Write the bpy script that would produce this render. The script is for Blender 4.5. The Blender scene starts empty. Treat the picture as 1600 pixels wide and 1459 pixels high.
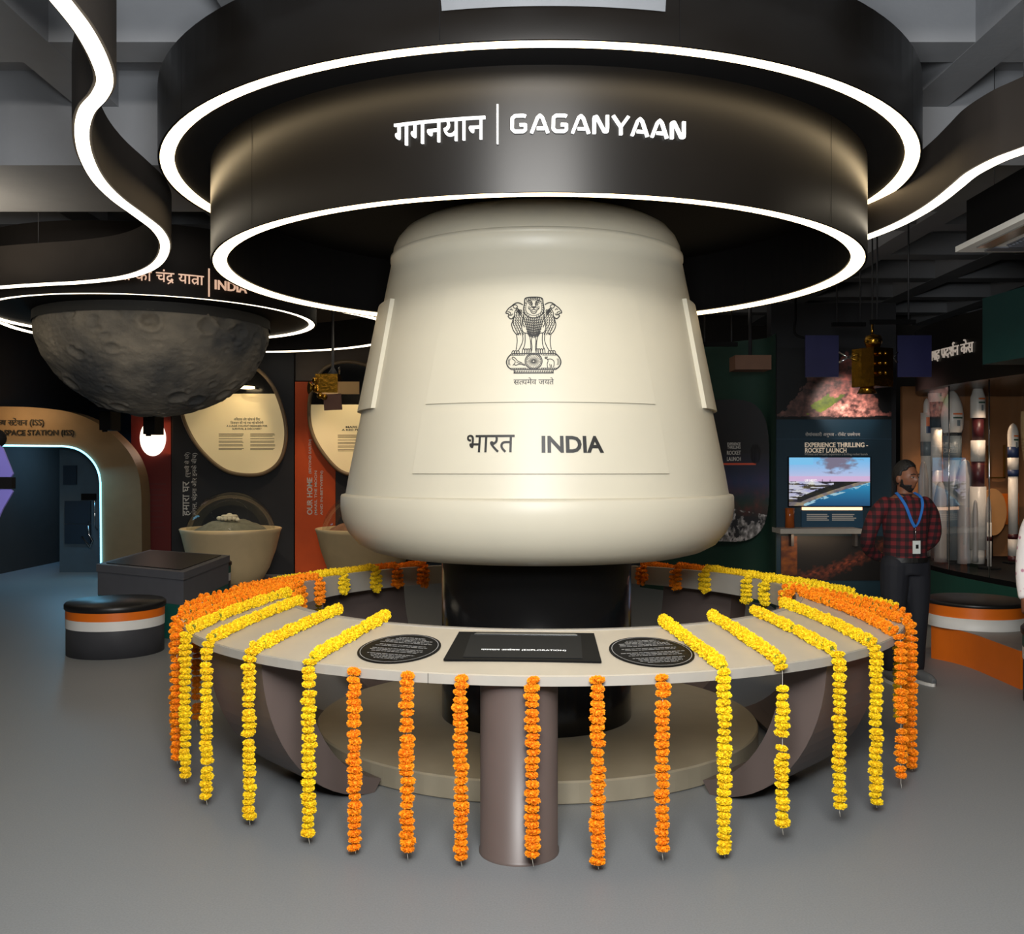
import bpy, bmesh, math, random
from mathutils import Vector, Matrix, noise
random.seed(7)
PI = math.pi; R = math.radians
sc = bpy.context.scene
COL = sc.collection

# ------------------------------------------------------------------ camera, world, lights
F = 1525.0; HC = 1.65                    # focal length in pixels of the 1600 wide frame, eye height
cam = bpy.data.cameras.new('camera'); camo = bpy.data.objects.new('camera', cam); COL.objects.link(camo)
cam.sensor_width = 36.0; cam.sensor_fit = 'HORIZONTAL'; cam.lens = F / 1600 * 36.0
camo.location = (0, 0, HC); camo.rotation_euler = (PI / 2, 0, 0); cam.clip_end = 100
sc.camera = camo
w = bpy.data.worlds.new('world'); sc.world = w; w.use_nodes = True
w.node_tree.nodes['Background'].inputs[0].default_value = (0.30, 0.31, 0.34, 1)
w.node_tree.nodes['Background'].inputs[1].default_value = 0.02
sc.view_settings.view_transform = 'Standard'; sc.view_settings.look = 'None'
sc.view_settings.exposure = 0.0; sc.view_settings.gamma = 1.0; sc.view_settings.use_curve_mapping = False
try:
    sc.cycles.use_denoising = True; sc.cycles.max_bounces = 6; sc.cycles.diffuse_bounces = 3
    sc.cycles.glossy_bounces = 3; sc.cycles.transparent_max_bounces = 12; sc.cycles.sample_clamp_indirect = 4
except Exception:
    pass

def srgb(r, g, b):
    f = lambda c: (c / 255 / 12.92) if c / 255 <= 0.04045 else ((c / 255 + 0.055) / 1.055) ** 2.4
    return (f(r), f(g), f(b), 1.0)

def lamp(name, kind, loc, target, power, col, size=0.5, size_y=None, spot=60, blend=0.6):
    l = bpy.data.lights.new(name, kind); l.energy = power; l.color = col
    if kind == 'AREA':
        l.size = size
        if size_y: l.shape = 'RECTANGLE'; l.size_y = size_y
    elif kind == 'SPOT':
        l.spot_size = R(spot); l.spot_blend = blend; l.shadow_soft_size = size
    else:
        l.shadow_soft_size = size
    o = bpy.data.objects.new(name, l); COL.objects.link(o); o.location = loc
    d = Vector(target) - Vector(loc)
    o.rotation_euler = d.to_track_quat('-Z', 'Y').to_euler()
    return o
WARM = (1.0, 0.80, 0.55)
# flash bounced off the ceiling behind the camera, the lamp of this bay, and added ceiling fill
lamp('flash_light', 'AREA', (0.1, -1.2, 3.95), (0.15, 5.2, 0.8), 190, (1.0, 0.97, 0.92), 2.6, 0.7)
lamp('bounce_light', 'AREA', (0.0, 0.6, 2.3), (0.0, 3.6, 4.3), 215, (0.93, 0.97, 1.0), 0.8)
lamp('ceiling_light', 'AREA', (0.0, 0.2, 4.0), (0.1, 2.4, 0.0), 150, (1.0, 0.97, 0.93), 2.0)
lamp('ceiling_fill', 'AREA', (0.5, 10.5, 3.3), (0.5, 10.6, 4.3), 60, (1.0, 0.93, 0.85), 3.0)  # added fill with no fitting, lifts the far ceiling out of black
lamp('ceiling_fill', 'AREA', (-4.5, 7.2, 3.2), (-4.5, 7.3, 4.3), 14, (1.0, 0.86, 0.66), 1.2)  # added warm fill, brightens the beam soffit above the left ribbon

# ------------------------------------------------------------------ helpers
def at(px, py, d):
    return Vector(((px - 800) / F * d, d, HC - (py - 729.5) / F * d))
CX, CY = 0.152, 6.1                      # axis of the central exhibit
def pol(th, r, z, cx=CX, cy=CY):
    return Vector((cx + r * math.sin(th), cy - r * math.cos(th), z))

MATS = {}
def mat(name, col, rough=0.5, metal=0.0, var=0.06, scale=6.0, emit=0.0, ecol=None, coat=0.0, bump=0.0, bscale=60.0, hue=0.0, spec=0.5):
    if name in MATS: return MATS[name]
    m = bpy.data.materials.new(name); m.use_nodes = True
    n = m.node_tree.nodes; L = m.node_tree.links; b = n['Principled BSDF']
    b.inputs['Roughness'].default_value = rough; b.inputs['Metallic'].default_value = metal
    b.inputs['Specular IOR Level'].default_value = spec
    if coat: b.inputs['Coat Weight'].default_value = coat; b.inputs['Coat Roughness'].default_value = 0.12
    if var or hue:
        tc = n.new('ShaderNodeTexCoord'); nz = n.new('ShaderNodeTexNoise'); nz.inputs['Scale'].default_value = scale
        nz.inputs['Detail'].default_value = 4
        L.new(tc.outputs['Object'], nz.inputs['Vector'])
        mr = n.new('ShaderNodeMapRange'); mr.inputs[1].default_value = 0.3; mr.inputs[2].default_value = 0.7
        mr.inputs[3].default_value = 1 - var; mr.inputs[4].default_value = 1 + var
        L.new(nz.outputs[0], mr.inputs[0])
        hs = n.new('ShaderNodeHueSaturation'); hs.inputs['Color'].default_value = col
        L.new(mr.outputs[0], hs.inputs['Value'])
        if hue:
            oi = n.new('ShaderNodeObjectInfo'); m2 = n.new('ShaderNodeMapRange')
            m2.inputs[3].default_value = 0.5 - hue; m2.inputs[4].default_value = 0.5 + hue
            L.new(oi.outputs['Random'], m2.inputs[0]); L.new(m2.outputs[0], hs.inputs['Hue'])
        L.new(hs.outputs[0], b.inputs['Base Color'])
    else:
        b.inputs['Base Color'].default_value = col
    if bump:
        tc2 = n.new('ShaderNodeTexCoord'); nz2 = n.new('ShaderNodeTexNoise'); nz2.inputs['Scale'].default_value = bscale
        L.new(tc2.outputs['Object'], nz2.inputs['Vector'])
        bp = n.new('ShaderNodeBump'); bp.inputs['Strength'].default_value = bump; bp.inputs['Distance'].default_value = 0.01
        L.new(nz2.outputs[0], bp.inputs['Height']); L.new(bp.outputs[0], b.inputs['Normal'])
    if emit:
        b.inputs['Emission Color'].default_value = ecol or col; b.inputs['Emission Strength'].default_value = emit
    MATS[name] = m
    return m

def vmat(name, emit=0.0, rough=0.5):     # printed or displayed picture: colours stored per vertex
    if name in MATS: return MATS[name]
    m = bpy.data.materials.new(name); m.use_nodes = True
    n = m.node_tree.nodes; L = m.node_tree.links; b = n['Principled BSDF']
    a = n.new('ShaderNodeVertexColor'); a.layer_name = 'Col'
    b.inputs['Roughness'].default_value = rough
    if emit:
        b.inputs['Base Color'].default_value = (0.01, 0.01, 0.01, 1)
        L.new(a.outputs[0], b.inputs['Emission Color']); b.inputs['Emission Strength'].default_value = emit
    else:
        L.new(a.outputs[0], b.inputs['Base Color'])
    MATS[name] = m
    return m

def glassmat(name, tint=(0.95, 0.97, 0.97, 1), refl=0.03):
    if name in MATS: return MATS[name]
    m = bpy.data.materials.new(name); m.use_nodes = True
    n = m.node_tree.nodes; L = m.node_tree.links; n.clear()
    out = n.new('ShaderNodeOutputMaterial'); mx = n.new('ShaderNodeMixShader'); t = n.new('ShaderNodeBsdfTransparent')
    g = n.new('ShaderNodeBsdfGlossy'); g.inputs['Roughness'].default_value = 0.02
    fr = n.new('ShaderNodeFresnel'); fr.inputs[0].default_value = 1.45
    ad = n.new('ShaderNodeMath'); ad.operation = 'MULTIPLY'; ad.inputs[1].default_value = refl * 8
    L.new(fr.outputs[0], ad.inputs[0]); t.inputs[0].default_value = tint
    L.new(ad.outputs[0], mx.inputs[0]); L.new(t.outputs[0], mx.inputs[1]); L.new(g.outputs[0], mx.inputs[2]); L.new(mx.outputs[0], out.inputs[0])
    MATS[name] = m
    return m

class MB:
    def __init__(s): s.bm = bmesh.new()
    def face(s, pts, mi=0):
        f = s.bm.faces.new([s.bm.verts.new(p) for p in pts]); f.material_index = mi; return f
    def grid(s, rows, mi=0, closeu=False, smooth=True):
        vs = [[s.bm.verts.new(p) for p in r] for r in rows]
        for i in range(len(vs) - 1):
            n = len(vs[i]); rng = n if closeu else n - 1
            for j in range(rng):
                q = [vs[i][j], vs[i][(j + 1) % n], vs[i + 1][(j + 1) % n], vs[i + 1][j]]
                try:
                    f = s.bm.faces.new(q); f.material_index = mi; f.smooth = smooth
                except ValueError: pass
        return vs
    def lathe(s, prof, cx=CX, cy=CY, seg=64, a0=0.0, a1=2 * PI, mi=0, smooth=True, close=False):
        full = abs(a1 - a0 - 2 * PI) < 1e-6
        pr = list(prof) + ([prof[0]] if close else [])
        k = seg if full else seg + 1
        rows = []
        for (r, z) in pr:
            rows.append([pol(a0 + (a1 - a0) * i / seg, max(r, 1e-4), z, cx, cy) for i in range(k)])
        s.grid(rows, mi, full, smooth); return s
    def box(s, c, size, rz=0.0, mi=0, rot=None):
        c = Vector(c); hx, hy, hz = [v / 2 for v in size]
        M = rot if rot is not None else Matrix.Rotation(rz, 3, 'Z')
        P = [c + M @ Vector((x * hx, y * hy, z * hz)) for z in (-1, 1) for (x, y) in ((-1, -1), (1, -1), (1, 1), (-1, 1))]
        v = [s.bm.verts.new(p) for p in P]
        for q in ((3, 2, 1, 0), (4, 5, 6, 7), (0, 1, 5, 4), (1, 2, 6, 5), (2, 3, 7, 6), (3, 0, 4, 7)):
            f = s.bm.faces.new([v[i] for i in q]); f.material_index = mi
        return s
    def prism(s, poly, z0, z1, mi=0, smooth=False):      # poly of (x, y)
        b = [s.bm.verts.new((x, y, z0)) for x, y in poly]; t = [s.bm.verts.new((x, y, z1)) for x, y in poly]
        n = len(poly)
        for i in range(n):
            f = s.bm.faces.new([b[i], b[(i + 1) % n], t[(i + 1) % n], t[i]]); f.material_index = mi; f.smooth = smooth
        s.bm.faces.new(t).material_index = mi; s.bm.faces.new(b[::-1]).material_index = mi
        return s
    def slab(s, pts, nrm, th, mi=0):                     # planar outline in space, pushed along nrm
        nrm = Vector(nrm); a = [s.bm.verts.new(Vector(p)) for p in pts]; b = [s.bm.verts.new(Vector(p) + nrm * th) for p in pts]
        n = len(pts)
        s.bm.faces.new(a).material_index = mi; s.bm.faces.new(b[::-1]).material_index = mi
        for i in range(n):
            s.bm.faces.new([a[(i + 1) % n], a[i], b[i], b[(i + 1) % n]]).material_index = mi
        return s
    def tube(s, path, rad, seg=10, mi=0, cap=True, squash=None):
        path = [Vector(p) for p in path]; n = len(path)
        rr = rad if isinstance(rad, (list, tuple)) else [rad] * n
        rows = []; up = None
        for i, p in enumerate(path):
            t = (path[min(i + 1, n - 1)] - path[max(i - 1, 0)]).normalized()
            if up is None:
                up = Vector((0, 1, 0)) if abs(t.y) < 0.9 else Vector((1, 0, 0))
            x = t.cross(up).normalized(); y = x.cross(t).normalized(); up = y
            ra = rr[i] if isinstance(rr[i], (list, tuple)) else (rr[i], rr[i])
            rows.append([p + x * ra[0] * math.cos(2 * PI * j / seg) + y * ra[1] * math.sin(2 * PI * j / seg) for j in range(seg)])
        vs = s.grid(rows, mi, True)
        if cap:
            for r in (vs[0][::-1], vs[-1]):
                try: s.bm.faces.new(r).material_index = mi
                except ValueError: pass
        return s
    def ball(s, c, rad, seg=16, rings=10, mi=0, M=None, fn=None):
        c = Vector(c); ra = rad if isinstance(rad, (list, tuple)) else (rad,) * 3
        rows = []
        for i in range(rings + 1):
            ph = -PI / 2 + PI * i / rings; row = []
            for j in range(seg):
                a = 2 * PI * j / seg
                u = Vector((math.cos(ph) * math.cos(a), math.cos(ph) * math.sin(a), math.sin(ph)))
                if i in (0, rings): u += Vector((math.cos(a), math.sin(a), 0)) * 1e-4
                p = fn(u) if fn else Vector((u.x * ra[0], u.y * ra[1], u.z * ra[2]))
                if M is not None: p = M @ p
                row.append(c + p)
            rows.append(row)
        s.grid(rows, mi, True); return s
    def build(s, name, mats, parent=None, world=True, recalc=True):
        if recalc: bmesh.ops.recalc_face_normals(s.bm, faces=s.bm.faces[:])
        me = bpy.data.meshes.new(name); s.bm.to_mesh(me); s.bm.free()
        for m in (mats if isinstance(mats, (list, tuple)) else [mats]): me.materials.append(m)
        o = bpy.data.objects.new(name, me); COL.objects.link(o)
        if parent is not None: adopt(o, parent)
        return o

def adopt(o, parent):
    o.parent = parent
    M = Matrix.Identity(4); q = parent
    while q is not None:
        M = M @ Matrix.Translation(-q.location) if q.parent is None else M
        q = q.parent
    o.matrix_parent_inverse = M if parent.parent is None else Matrix.Identity(4)

def tag(o, label, cat, group=None):
    o['label'] = label; o['category'] = cat
    if group: o['group'] = group
    return o
def thing(name, loc, label, cat, group=None):
    o = bpy.data.objects.new(name, None); COL.objects.link(o); o.location = loc; o.empty_display_size = 0.1
    return tag(o, label, cat, group)
def struct(o): o['kind'] = 'structure'; return o

def spline(pts, n=8, closed=False):      # Catmull-Rom through 2-D or 3-D points
    P = [Vector(p) for p in pts]; out = []; m = len(P)
    for i in range(m if closed else m - 1):
        if closed: a, b, c, d = P[(i - 1) % m], P[i], P[(i + 1) % m], P[(i + 2) % m]
        else: a, b, c, d = P[max(i - 1, 0)], P[i], P[i + 1], P[min(i + 2, m - 1)]
        for k in range(n):
            t = k / n
            out.append(0.5 * ((2 * b) + (c - a) * t + (2 * a - 5 * b + 4 * c - d) * t * t + (3 * b - a - 3 * c + d) * t ** 3))
    if not closed: out.append(P[-1])
    return out

# ---- lettering: 2-D outlines that are then laid on a surface by a map (u, v, w) -> point
def raw_text(s, bold=0.0):
    c = bpy.data.curves.new('tmp', 'FONT'); c.body = s; c.size = 1; c.offset = bold; c.resolution_u = 3
    o = bpy.data.objects.new('tmp', c); COL.objects.link(o)
    dg = bpy.context.evaluated_depsgraph_get(); me = bpy.data.meshes.new_from_object(o.evaluated_get(dg))
    V = [(v.co.x, v.co.y) for v in me.vertices]; Fc = [tuple(p.vertices) for p in me.polygons]
    bpy.data.objects.remove(o); bpy.data.curves.remove(c); bpy.data.meshes.remove(me)
    return V, Fc
HX = max(v[0] for v in raw_text('H')[0])
def advance(s): return max(v[0] for v in raw_text(s + 'H')[0]) - HX
def clip_right(V, Fc, xc):
    bm = bmesh.new(); vs = [bm.verts.new((x, y, 0)) for x, y in V]
    for f in Fc:
        try: bm.faces.new([vs[i] for i in f])
        except ValueError: pass
    bmesh.ops.bisect_plane(bm, geom=bm.verts[:] + bm.edges[:] + bm.faces[:], plane_co=(xc, 0, 0), plane_no=(1, 0, 0), clear_outer=True)
    bm.verts.index_update()
    V2 = [(v.co.x, v.co.y) for v in bm.verts]; F2 = [tuple(v.index for v in f.verts) for f in bm.faces]
    bm.free(); return V2, F2
def stroke_geo(strokes, wd):
    V, Fc = [], []
    for st in strokes:
        ww = wd
        if isinstance(st, tuple): st, ww = st
        pts = [Vector((p[0], p[1])) for p in st]
        for a, b in zip(pts, pts[1:]):
            d = b - a
            if d.length < 1e-9: continue
            nn = Vector((-d.y, d.x)).normalized() * ww / 2; k = len(V)
            V += [tuple(a + nn), tuple(a - nn), tuple(b - nn), tuple(b + nn)]; Fc.append((k, k + 1, k + 2, k + 3))
        for p in pts[1:-1] if len(pts) > 2 else []:
            k = len(V)
            V += [(p.x + ww / 2 * math.cos(2 * PI * j / 8), p.y + ww / 2 * math.sin(2 * PI * j / 8)) for j in range(8)]
            Fc.append(tuple(range(k, k + 8)))
    return V, Fc
def text_geo(tokens, bold=0.0):
    V, Fc, x = [], [], 0.0
    for t in ([tokens] if isinstance(tokens, str) else tokens):
        if isinstance(t, str):
            v, f = raw_text(t, bold); a = advance(t)
        else:
            k, ch = t; v, f = raw_text(ch, bold); a = advance(ch)
            if k == 'h':
                a -= 0.15; v, f = clip_right(v, f, a + 0.02)
            elif k == 'r':
                v2, f2 = stroke_geo([[(a - 0.12, 0.22), (a - 0.34, 0.06)]], 0.075); n0 = len(v); v += v2; f += [tuple(i + n0 for i in q) for q in f2]
            elif k == 'rd':
                v2, f2 = stroke_geo([[(a - 0.20, 0.04), (a - 0.40, -0.12)]], 0.075); n0 = len(v); v += v2; f += [tuple(i + n0 for i in q) for q in f2]
            elif k == 'reph':
                v2, f2 = stroke_geo([[(a - 0.10, 0.62), (a - 0.16, 0.78), (a - 0.06, 0.86), (a + 0.04, 0.80)]], 0.07); n0 = len(v); v += v2; f += [tuple(i + n0 for i in q) for q in f2]
        n0 = len(V); V += [(p[0] + x, p[1]) for p in v]; Fc += [tuple(i + n0 for i in q) for q in f]; x += a
    return V, Fc
def lay(name, geo, mp, th, m, parent=None, width=None, height=None, align='c', seg=None):
    V, Fc = geo
    x0 = min(v[0] for v in V); x1 = max(v[0] for v in V); y0 = min(v[1] for v in V); y1 = max(v[1] for v in V)
    sx = width / (x1 - x0) if width else height / (y1 - y0); sy = height / (y1 - y0) if height else sx
    if not width: sx = sy
    ox = {'l': x0, 'c': (x0 + x1) / 2, 'r': x1}[align]; oy = (y0 + y1) / 2
    bm = bmesh.new(); vs = [bm.verts.new(((v[0] - ox) * sx, (v[1] - oy) * sy, 0)) for v in V]
    for f in Fc:
        try: bm.faces.new([vs[i] for i in f])
        except ValueError: pass
    if seg:
        X = min(v.co.x for v in bm.verts); X1 = max(v.co.x for v in bm.verts); k = X + seg
        while k < X1:
            bmesh.ops.bisect_plane(bm, geom=bm.verts[:] + bm.edges[:] + bm.faces[:], plane_co=(k, 0, 0), plane_no=(1, 0, 0)); k += seg
    bmesh.ops.recalc_face_normals(bm, faces=bm.faces[:])
    if th > 0:
        g = bmesh.ops.extrude_face_region(bm, geom=bm.faces[:])
        for e in g['geom']:
            if isinstance(e, bmesh.types.BMVert): e.co.z = th
    for v in bm.verts: v.co = mp(v.co.x, v.co.y, v.co.z)
    bmesh.ops.recalc_face_normals(bm, faces=bm.faces[:])
    me = bpy.data.meshes.new(name); bm.to_mesh(me); bm.free(); me.materials.append(m)
    o = bpy.data.objects.new(name, me); COL.objects.link(o)
    if parent is not None: adopt(o, parent)
    return o
def flat(o, right=(1, 0, 0), up=(0, 0, 1), nrm=(0, -1, 0), off=0.004):
    o = Vector(o); r = Vector(right); u = Vector(up); n = Vector(nrm)
    return lambda a, b, c: o + r * a + u * b + n * (c + off)
def onwall(th0, rad, z0, cx=CX, cy=CY, off=0.004, slope=0.0):      # outside of a cylinder or cone
    return lambda a, b, c: pol(th0 + a / rad, rad + slope * b + c + off, z0 + b, cx, cy)
def picture(name, mp, wd, ht, nx, ny, fn, m, parent=None, mask=None, th=0.004):
    bm = bmesh.new(); cl = bm.loops.layers.float_color.new('Col')
    g = [[bm.verts.new((wd * (i / nx - 0.5), ht * (j / ny - 0.5), th)) for i in range(nx + 1)] for j in range(ny + 1)]
    for j in range(ny):
        for i in range(nx):
            if mask and not mask((i + 0.5) / nx, (j + 0.5) / ny): continue
            f = bm.faces.new([g[j][i], g[j][i + 1], g[j + 1][i + 1], g[j + 1][i]])
            for l, (a, b) in zip(f.loops, ((i, j), (i + 1, j), (i + 1, j + 1), (i, j + 1))):
                l[cl] = srgb(*[max(0, min(255, c)) for c in fn(a / nx, b / ny)])
    for v in [v for v in bm.verts if not v.link_faces]: bm.verts.remove(v)
    for v in bm.verts: v.co = mp(v.co.x, v.co.y, v.co.z)
    me = bpy.data.meshes.new(name); bm.to_mesh(me); bm.free(); me.materials.append(m)
    o = bpy.data.objects.new(name, me); COL.objects.link(o)
    if parent is not None: adopt(o, parent)
    return o
def lines_geo(x0, y, n, length, gap, th, jit=0.15):
    V, Fc = [], []
    for i in range(n):
        l = length * (1 - random.random() * jit); k = len(V); yy = y - i * gap
        V += [(x0, yy), (x0 + l, yy), (x0 + l, yy + th), (x0, yy + th)]; Fc.append((k, k + 1, k + 2, k + 3))
    return V, Fc
def merge(*gs):
    V, Fc = [], []
    for v, f in gs:
        n0 = len(V); V += list(v); Fc += [tuple(i + n0 for i in q) for q in f]
    return V, Fc
def nz(x, y, z=0.0): return noise.fractal(Vector((x, y, z)), 0.8, 2.0, 5)

# ------------------------------------------------------------------ materials
M_floor = mat('grey_epoxy_floor', srgb(134, 137, 139), 0.5, var=0.09, scale=130, bump=0.05, bscale=400)
M_ceil = mat('grey_painted_concrete', srgb(138, 139, 142), 0.8, var=0.06, scale=2.5, bump=0.1, bscale=30)
M_black = mat('black_satin_paint', srgb(17, 14, 11), 0.33, var=0.08, scale=3, spec=0.34)
M_void = mat('matt_black_paint', srgb(13, 12, 12), 0.75, var=0.05, spec=0.12)
M_pitch = mat('black_gloss_laminate', srgb(16, 16, 17), 0.18, var=0.05)
M_led = mat('warm_white_led', (1, 1, 1, 1), 0.4, var=0, emit=6.3, ecol=(1.0, 0.75, 0.42, 1))
M_led2 = mat('warm_white_led_dimmer', (1, 1, 1, 1), 0.4, var=0, emit=4.2, ecol=(1.0, 0.86, 0.64, 1))
M_ribbon = mat('dark_brown_fascia', srgb(48, 43, 39), 0.7, var=0.06, spec=0.2)
M_cream = mat('cream_gelcoat', srgb(192, 185, 166), 0.46, var=0.025, scale=2.0, coat=0.0, bump=0.03, bscale=6)
M_ink = mat('black_print', srgb(20, 19, 18), 0.5, var=0)
M_deck = mat('beige_laminate', srgb(190, 180, 162), 0.42, var=0.03, scale=8)
M_lip = mat('grey_beige_edging', srgb(168, 162, 152), 0.5, var=0.04)
M_mauve = mat('brown_grey_laminate', srgb(98, 85, 80), 0.42, var=0.04)
M_plinth = mat('stone_grey_plinth', srgb(158, 148, 127), 0.42, var=0.05)
M_white = mat('white_paint', srgb(225, 223, 218), 0.45, var=0.03)
M_letter = mat('white_backlit_letter', srgb(240, 240, 238), 0.5, var=0, emit=0.9)
M_letter2 = mat('warm_backlit_letter', srgb(230, 200, 180), 0.5, var=0, emit=0.75, ecol=srgb(235, 190, 160))
M_panelblk = mat('black_acrylic', srgb(17, 17, 18), 0.45, var=0.03, spec=0.1)
M_screen = mat('dark_touch_glass', srgb(27, 28, 30), 0.4, var=0.02, spec=0.12)
M_greytxt = mat('grey_print', srgb(150, 150, 150), 0.5, var=0)
M_brass = mat('gold_foil', srgb(176, 130, 46), 0.22, metal=1.0, var=0.15, scale=20, bump=0.25, bscale=30)
M_bwall = mat('dark_wall_paint', srgb(56, 52, 48), 0.7, var=0.06)
M_orange = mat('orange_wall_paint', srgb(196, 74, 8), 0.6, var=0.04)
M_red = mat('deep_red_wall_paint', srgb(96, 20, 18), 0.6, var=0.05)
M_nearblk = mat('charcoal_wall_paint', srgb(30, 30, 33), 0.6, var=0.05)
M_beige = mat('beige_arch_paint', srgb(128, 106, 76), 0.55, var=0.05)
M_ivory = mat('ivory_print', srgb(236, 216, 170), 0.6, var=0.02, emit=0.17, ecol=srgb(255, 225, 165))
M_rim = mat('brown_rim', srgb(120, 100, 74), 0.5, var=0.05)
M_pot = mat('cream_fibreglass', srgb(216, 190, 146), 0.5, var=0.04)
M_glass = glassmat('clear_glass'); M_dome = glassmat('clear_acrylic', refl=0.03)
M_chrome = mat('polished_steel', srgb(200, 200, 200), 0.15, metal=1.0, var=0)
M_slate = mat('slate_grey_laminate', srgb(94, 95, 101), 0.5, var=0.04)
M_teal = mat('teal_paint', srgb(16, 92, 82), 0.55, var=0.05)
M_green = mat('dark_green_wall_paint', srgb(24, 58, 46), 0.6, var=0.06)
M_navy = mat('navy_wall_paint', srgb(8, 46, 62), 0.55, var=0.05)
M_orangelam = mat('orange_laminate', srgb(226, 110, 20), 0.4, var=0.03)
M_vinyl = mat('black_vinyl', srgb(22, 21, 21), 0.4, var=0.05, bump=0.05)
M_neon = mat('blue_neon_tube', (1, 1, 1, 1), 0.3, var=0, emit=2.6, ecol=(0.22, 0.72, 1.0, 1))
M_wood = mat('tan_veneer', srgb(150, 104, 66), 0.5, var=0.1, scale=3)
M_bluepan = mat('solar_cell_blue', srgb(36, 36, 72), 0.35, var=0.08)
M_violet = mat('solar_cell_violet', srgb(120, 112, 190), 0.4, var=0.05)
M_pipe = mat('dark_grey_metal', srgb(50, 50, 52), 0.5, var=0.05)

gx_ = lambda px: (px - 800) / F * 15.0
# ------------------------------------------------------------------ room shell
struct(MB().box((0, 7, -0.05), (16, 24, 0.1)).build('floor', M_floor))
SZ = 4.33
c = MB(); c.box((0, 7, SZ + 0.1), (16, 24, 0.2))
for k in range(-5, 6): c.box((1.4 * k, 7, SZ - 0.115), (0.28, 24, 0.26))
for k in range(-2, 10):
    yy = 5.74 + 1.4 * (k - 1) if k < 2 else 5.74 + 1.4 * k
    c.box((0, yy if k != 2 else 8.54, SZ - 0.113), (16, 0.28, 0.258))
struct(c.build('ceiling', M_ceil))
struct(MB().box((0, 7.2, 4.02), (16, 1.2, 0.66)).build('trim_1', M_ceil))
struct(MB().box((1.2, 16.9, 2.2), (13.0, 0.2, 4.4)).box((-7.6, 18.9, 2.2), (5.0, 0.2, 4.4)).build('wall_back', M_bwall))
struct(MB().box((gx_(569), 15.3, 3.66), (2.6, 0.3, 1.34)).build('wall_bulkhead', mat('brown_grey_bulkhead', srgb(104, 90, 76), 0.7)))
struct(MB().box((-8.0, 7, 2.2), (0.2, 24, 4.4)).build('wall_left', M_bwall))
struct(MB().box((7.9, 7, 2.2), (0.2, 24, 4.4)).build('wall_right', M_bwall))
struct(MB().box((0, -4.9, 2.2), (16, 0.2, 4.4)).build('wall_front', M_bwall))

# ------------------------------------------------------------------ central canopy
def ring_prof(mb, r0, r1, z0, z1, cx=CX, cy=CY, mi=0, seg=128):
    return mb.lathe([(r0, z0), (r1, z0), (r1, z1), (r0, z1)], cx, cy, seg, mi=mi, smooth=False, close=True)
can = thing('ceiling_canopy', (CX, CY, SZ), 'round black two-tier ceiling canopy with white light rings above the capsule', 'light fixture')
ZU, ZL, RU, RL = 3.352, 2.825, 2.214, 1.934
m = MB().lathe([(RU + 0.012, ZU - 0.004), (RU + 0.012, ZU + 0.385), (1.9, ZU + 0.39)], seg=128); m.build('upper_drum', M_black, can)
m = MB().lathe([(RU + 0.012, ZU - 0.004), (RU, ZU - 0.004), (RU, ZU + 0.02), (RU - 0.08, ZU + 0.02), (RU - 0.08, ZU + 0.01), (RL, ZU + 0.01)], seg=128, smooth=False); m.build('upper_soffit', M_void, can)
ring_prof(MB(), RU - 0.075, RU, ZU, ZU + 0.015).build('light_ring', M_led, can)
m = MB().lathe([(RL + 0.012, ZL - 0.004), (RL + 0.012, ZU + 0.01)], seg=128); m.build('lower_drum', M_black, can)
m = MB().lathe([(RL + 0.012, ZL - 0.004), (RL, ZL - 0.004), (RL, ZL + 0.02), (RL - 0.08, ZL + 0.02), (RL - 0.08, 3.26), (0.001, 3.26)], seg=128, smooth=False); m.build('lower_soffit', M_void, can)
ring_prof(MB(), RL - 0.075, RL, ZL, ZL + 0.015).build('light_ring', M_led, can)
# vertical seams and the pale sheet fixed high on the upper drum
for a in (-11.5, 13.6, -52, 55): MB().lathe([(RU + 0.0135, ZU + 0.01), (RU + 0.0135, ZU + 0.38)], a0=R(a), a1=R(a + 0.1), seg=1).build('panel_seam', M_void, can)
for a in (46, -47): MB().lathe([(RL + 0.0135, ZL + 0.01), (RL + 0.0135, ZU)], a0=R(a), a1=R(a + 0.1), seg=1).build('panel_seam', M_void, can)
m = MB(); rows = []
for k, z in enumerate((3.478, 3.728)):
    rows.append([pol(R(-11.2 - k * 0.6 + (23.2 + k * 1.0) * i / 16), RU + 0.016, z) for i in range(17)])
m.grid(rows); m.build('blank_plate', mat('pale_grey_plate', srgb(104, 106, 109), 0.5), can)['label'] = 'pale grey plate'
for rod in (40, 140, 220, 320):
    MB().tube([pol(R(rod), 1.7, ZU + 0.3), pol(R(rod), 1.7, SZ - 0.02)], 0.02).build('hanging_rod', M_pipe, can)

def GAG():                               # display lettering drawn as strokes, one unit high
    G = lambda x: [(x + .70, .88), (x + .60, .92), (x + .22, .92), (x + .09, .80), (x + .08, .22), (x + .2, .09), (x + .58, .09), (x + .68, .18), (x + .68, .44), (x + .42, .44)]
    A = lambda x: [(x + .06, .0), (x + .33, .80), (x + .44, .92), (x + .55, .80), (x + .80, .0)]
    Ab = lambda x: [(x + .30, .24), (x + .64, .24)]
    N = lambda x: [(x + .09, .0), (x + .09, .86), (x + .2, .9), (x + .56, .14), (x + .68, .14), (x + .7, .3), (x + .7, 1.0)]
    Y = lambda x: [(x + .04, 1.0), (x + .40, .42), (x + .76, 1.0)]
    Y2 = lambda x: [(x + .40, .46), (x + .40, .0)]
    S = []; x = 0
    for ch in 'GAGANYAAN':
        if ch == 'G': S.append(G(x)); x += .90
        if ch == 'A': S += [A(x), Ab(x)]; x += .96
        if ch == 'N': S.append(N(x)); x += .93
        if ch == 'Y': S += [Y(x), Y2(x)]; x += .87
    return stroke_geo(S, 0.15)
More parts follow.
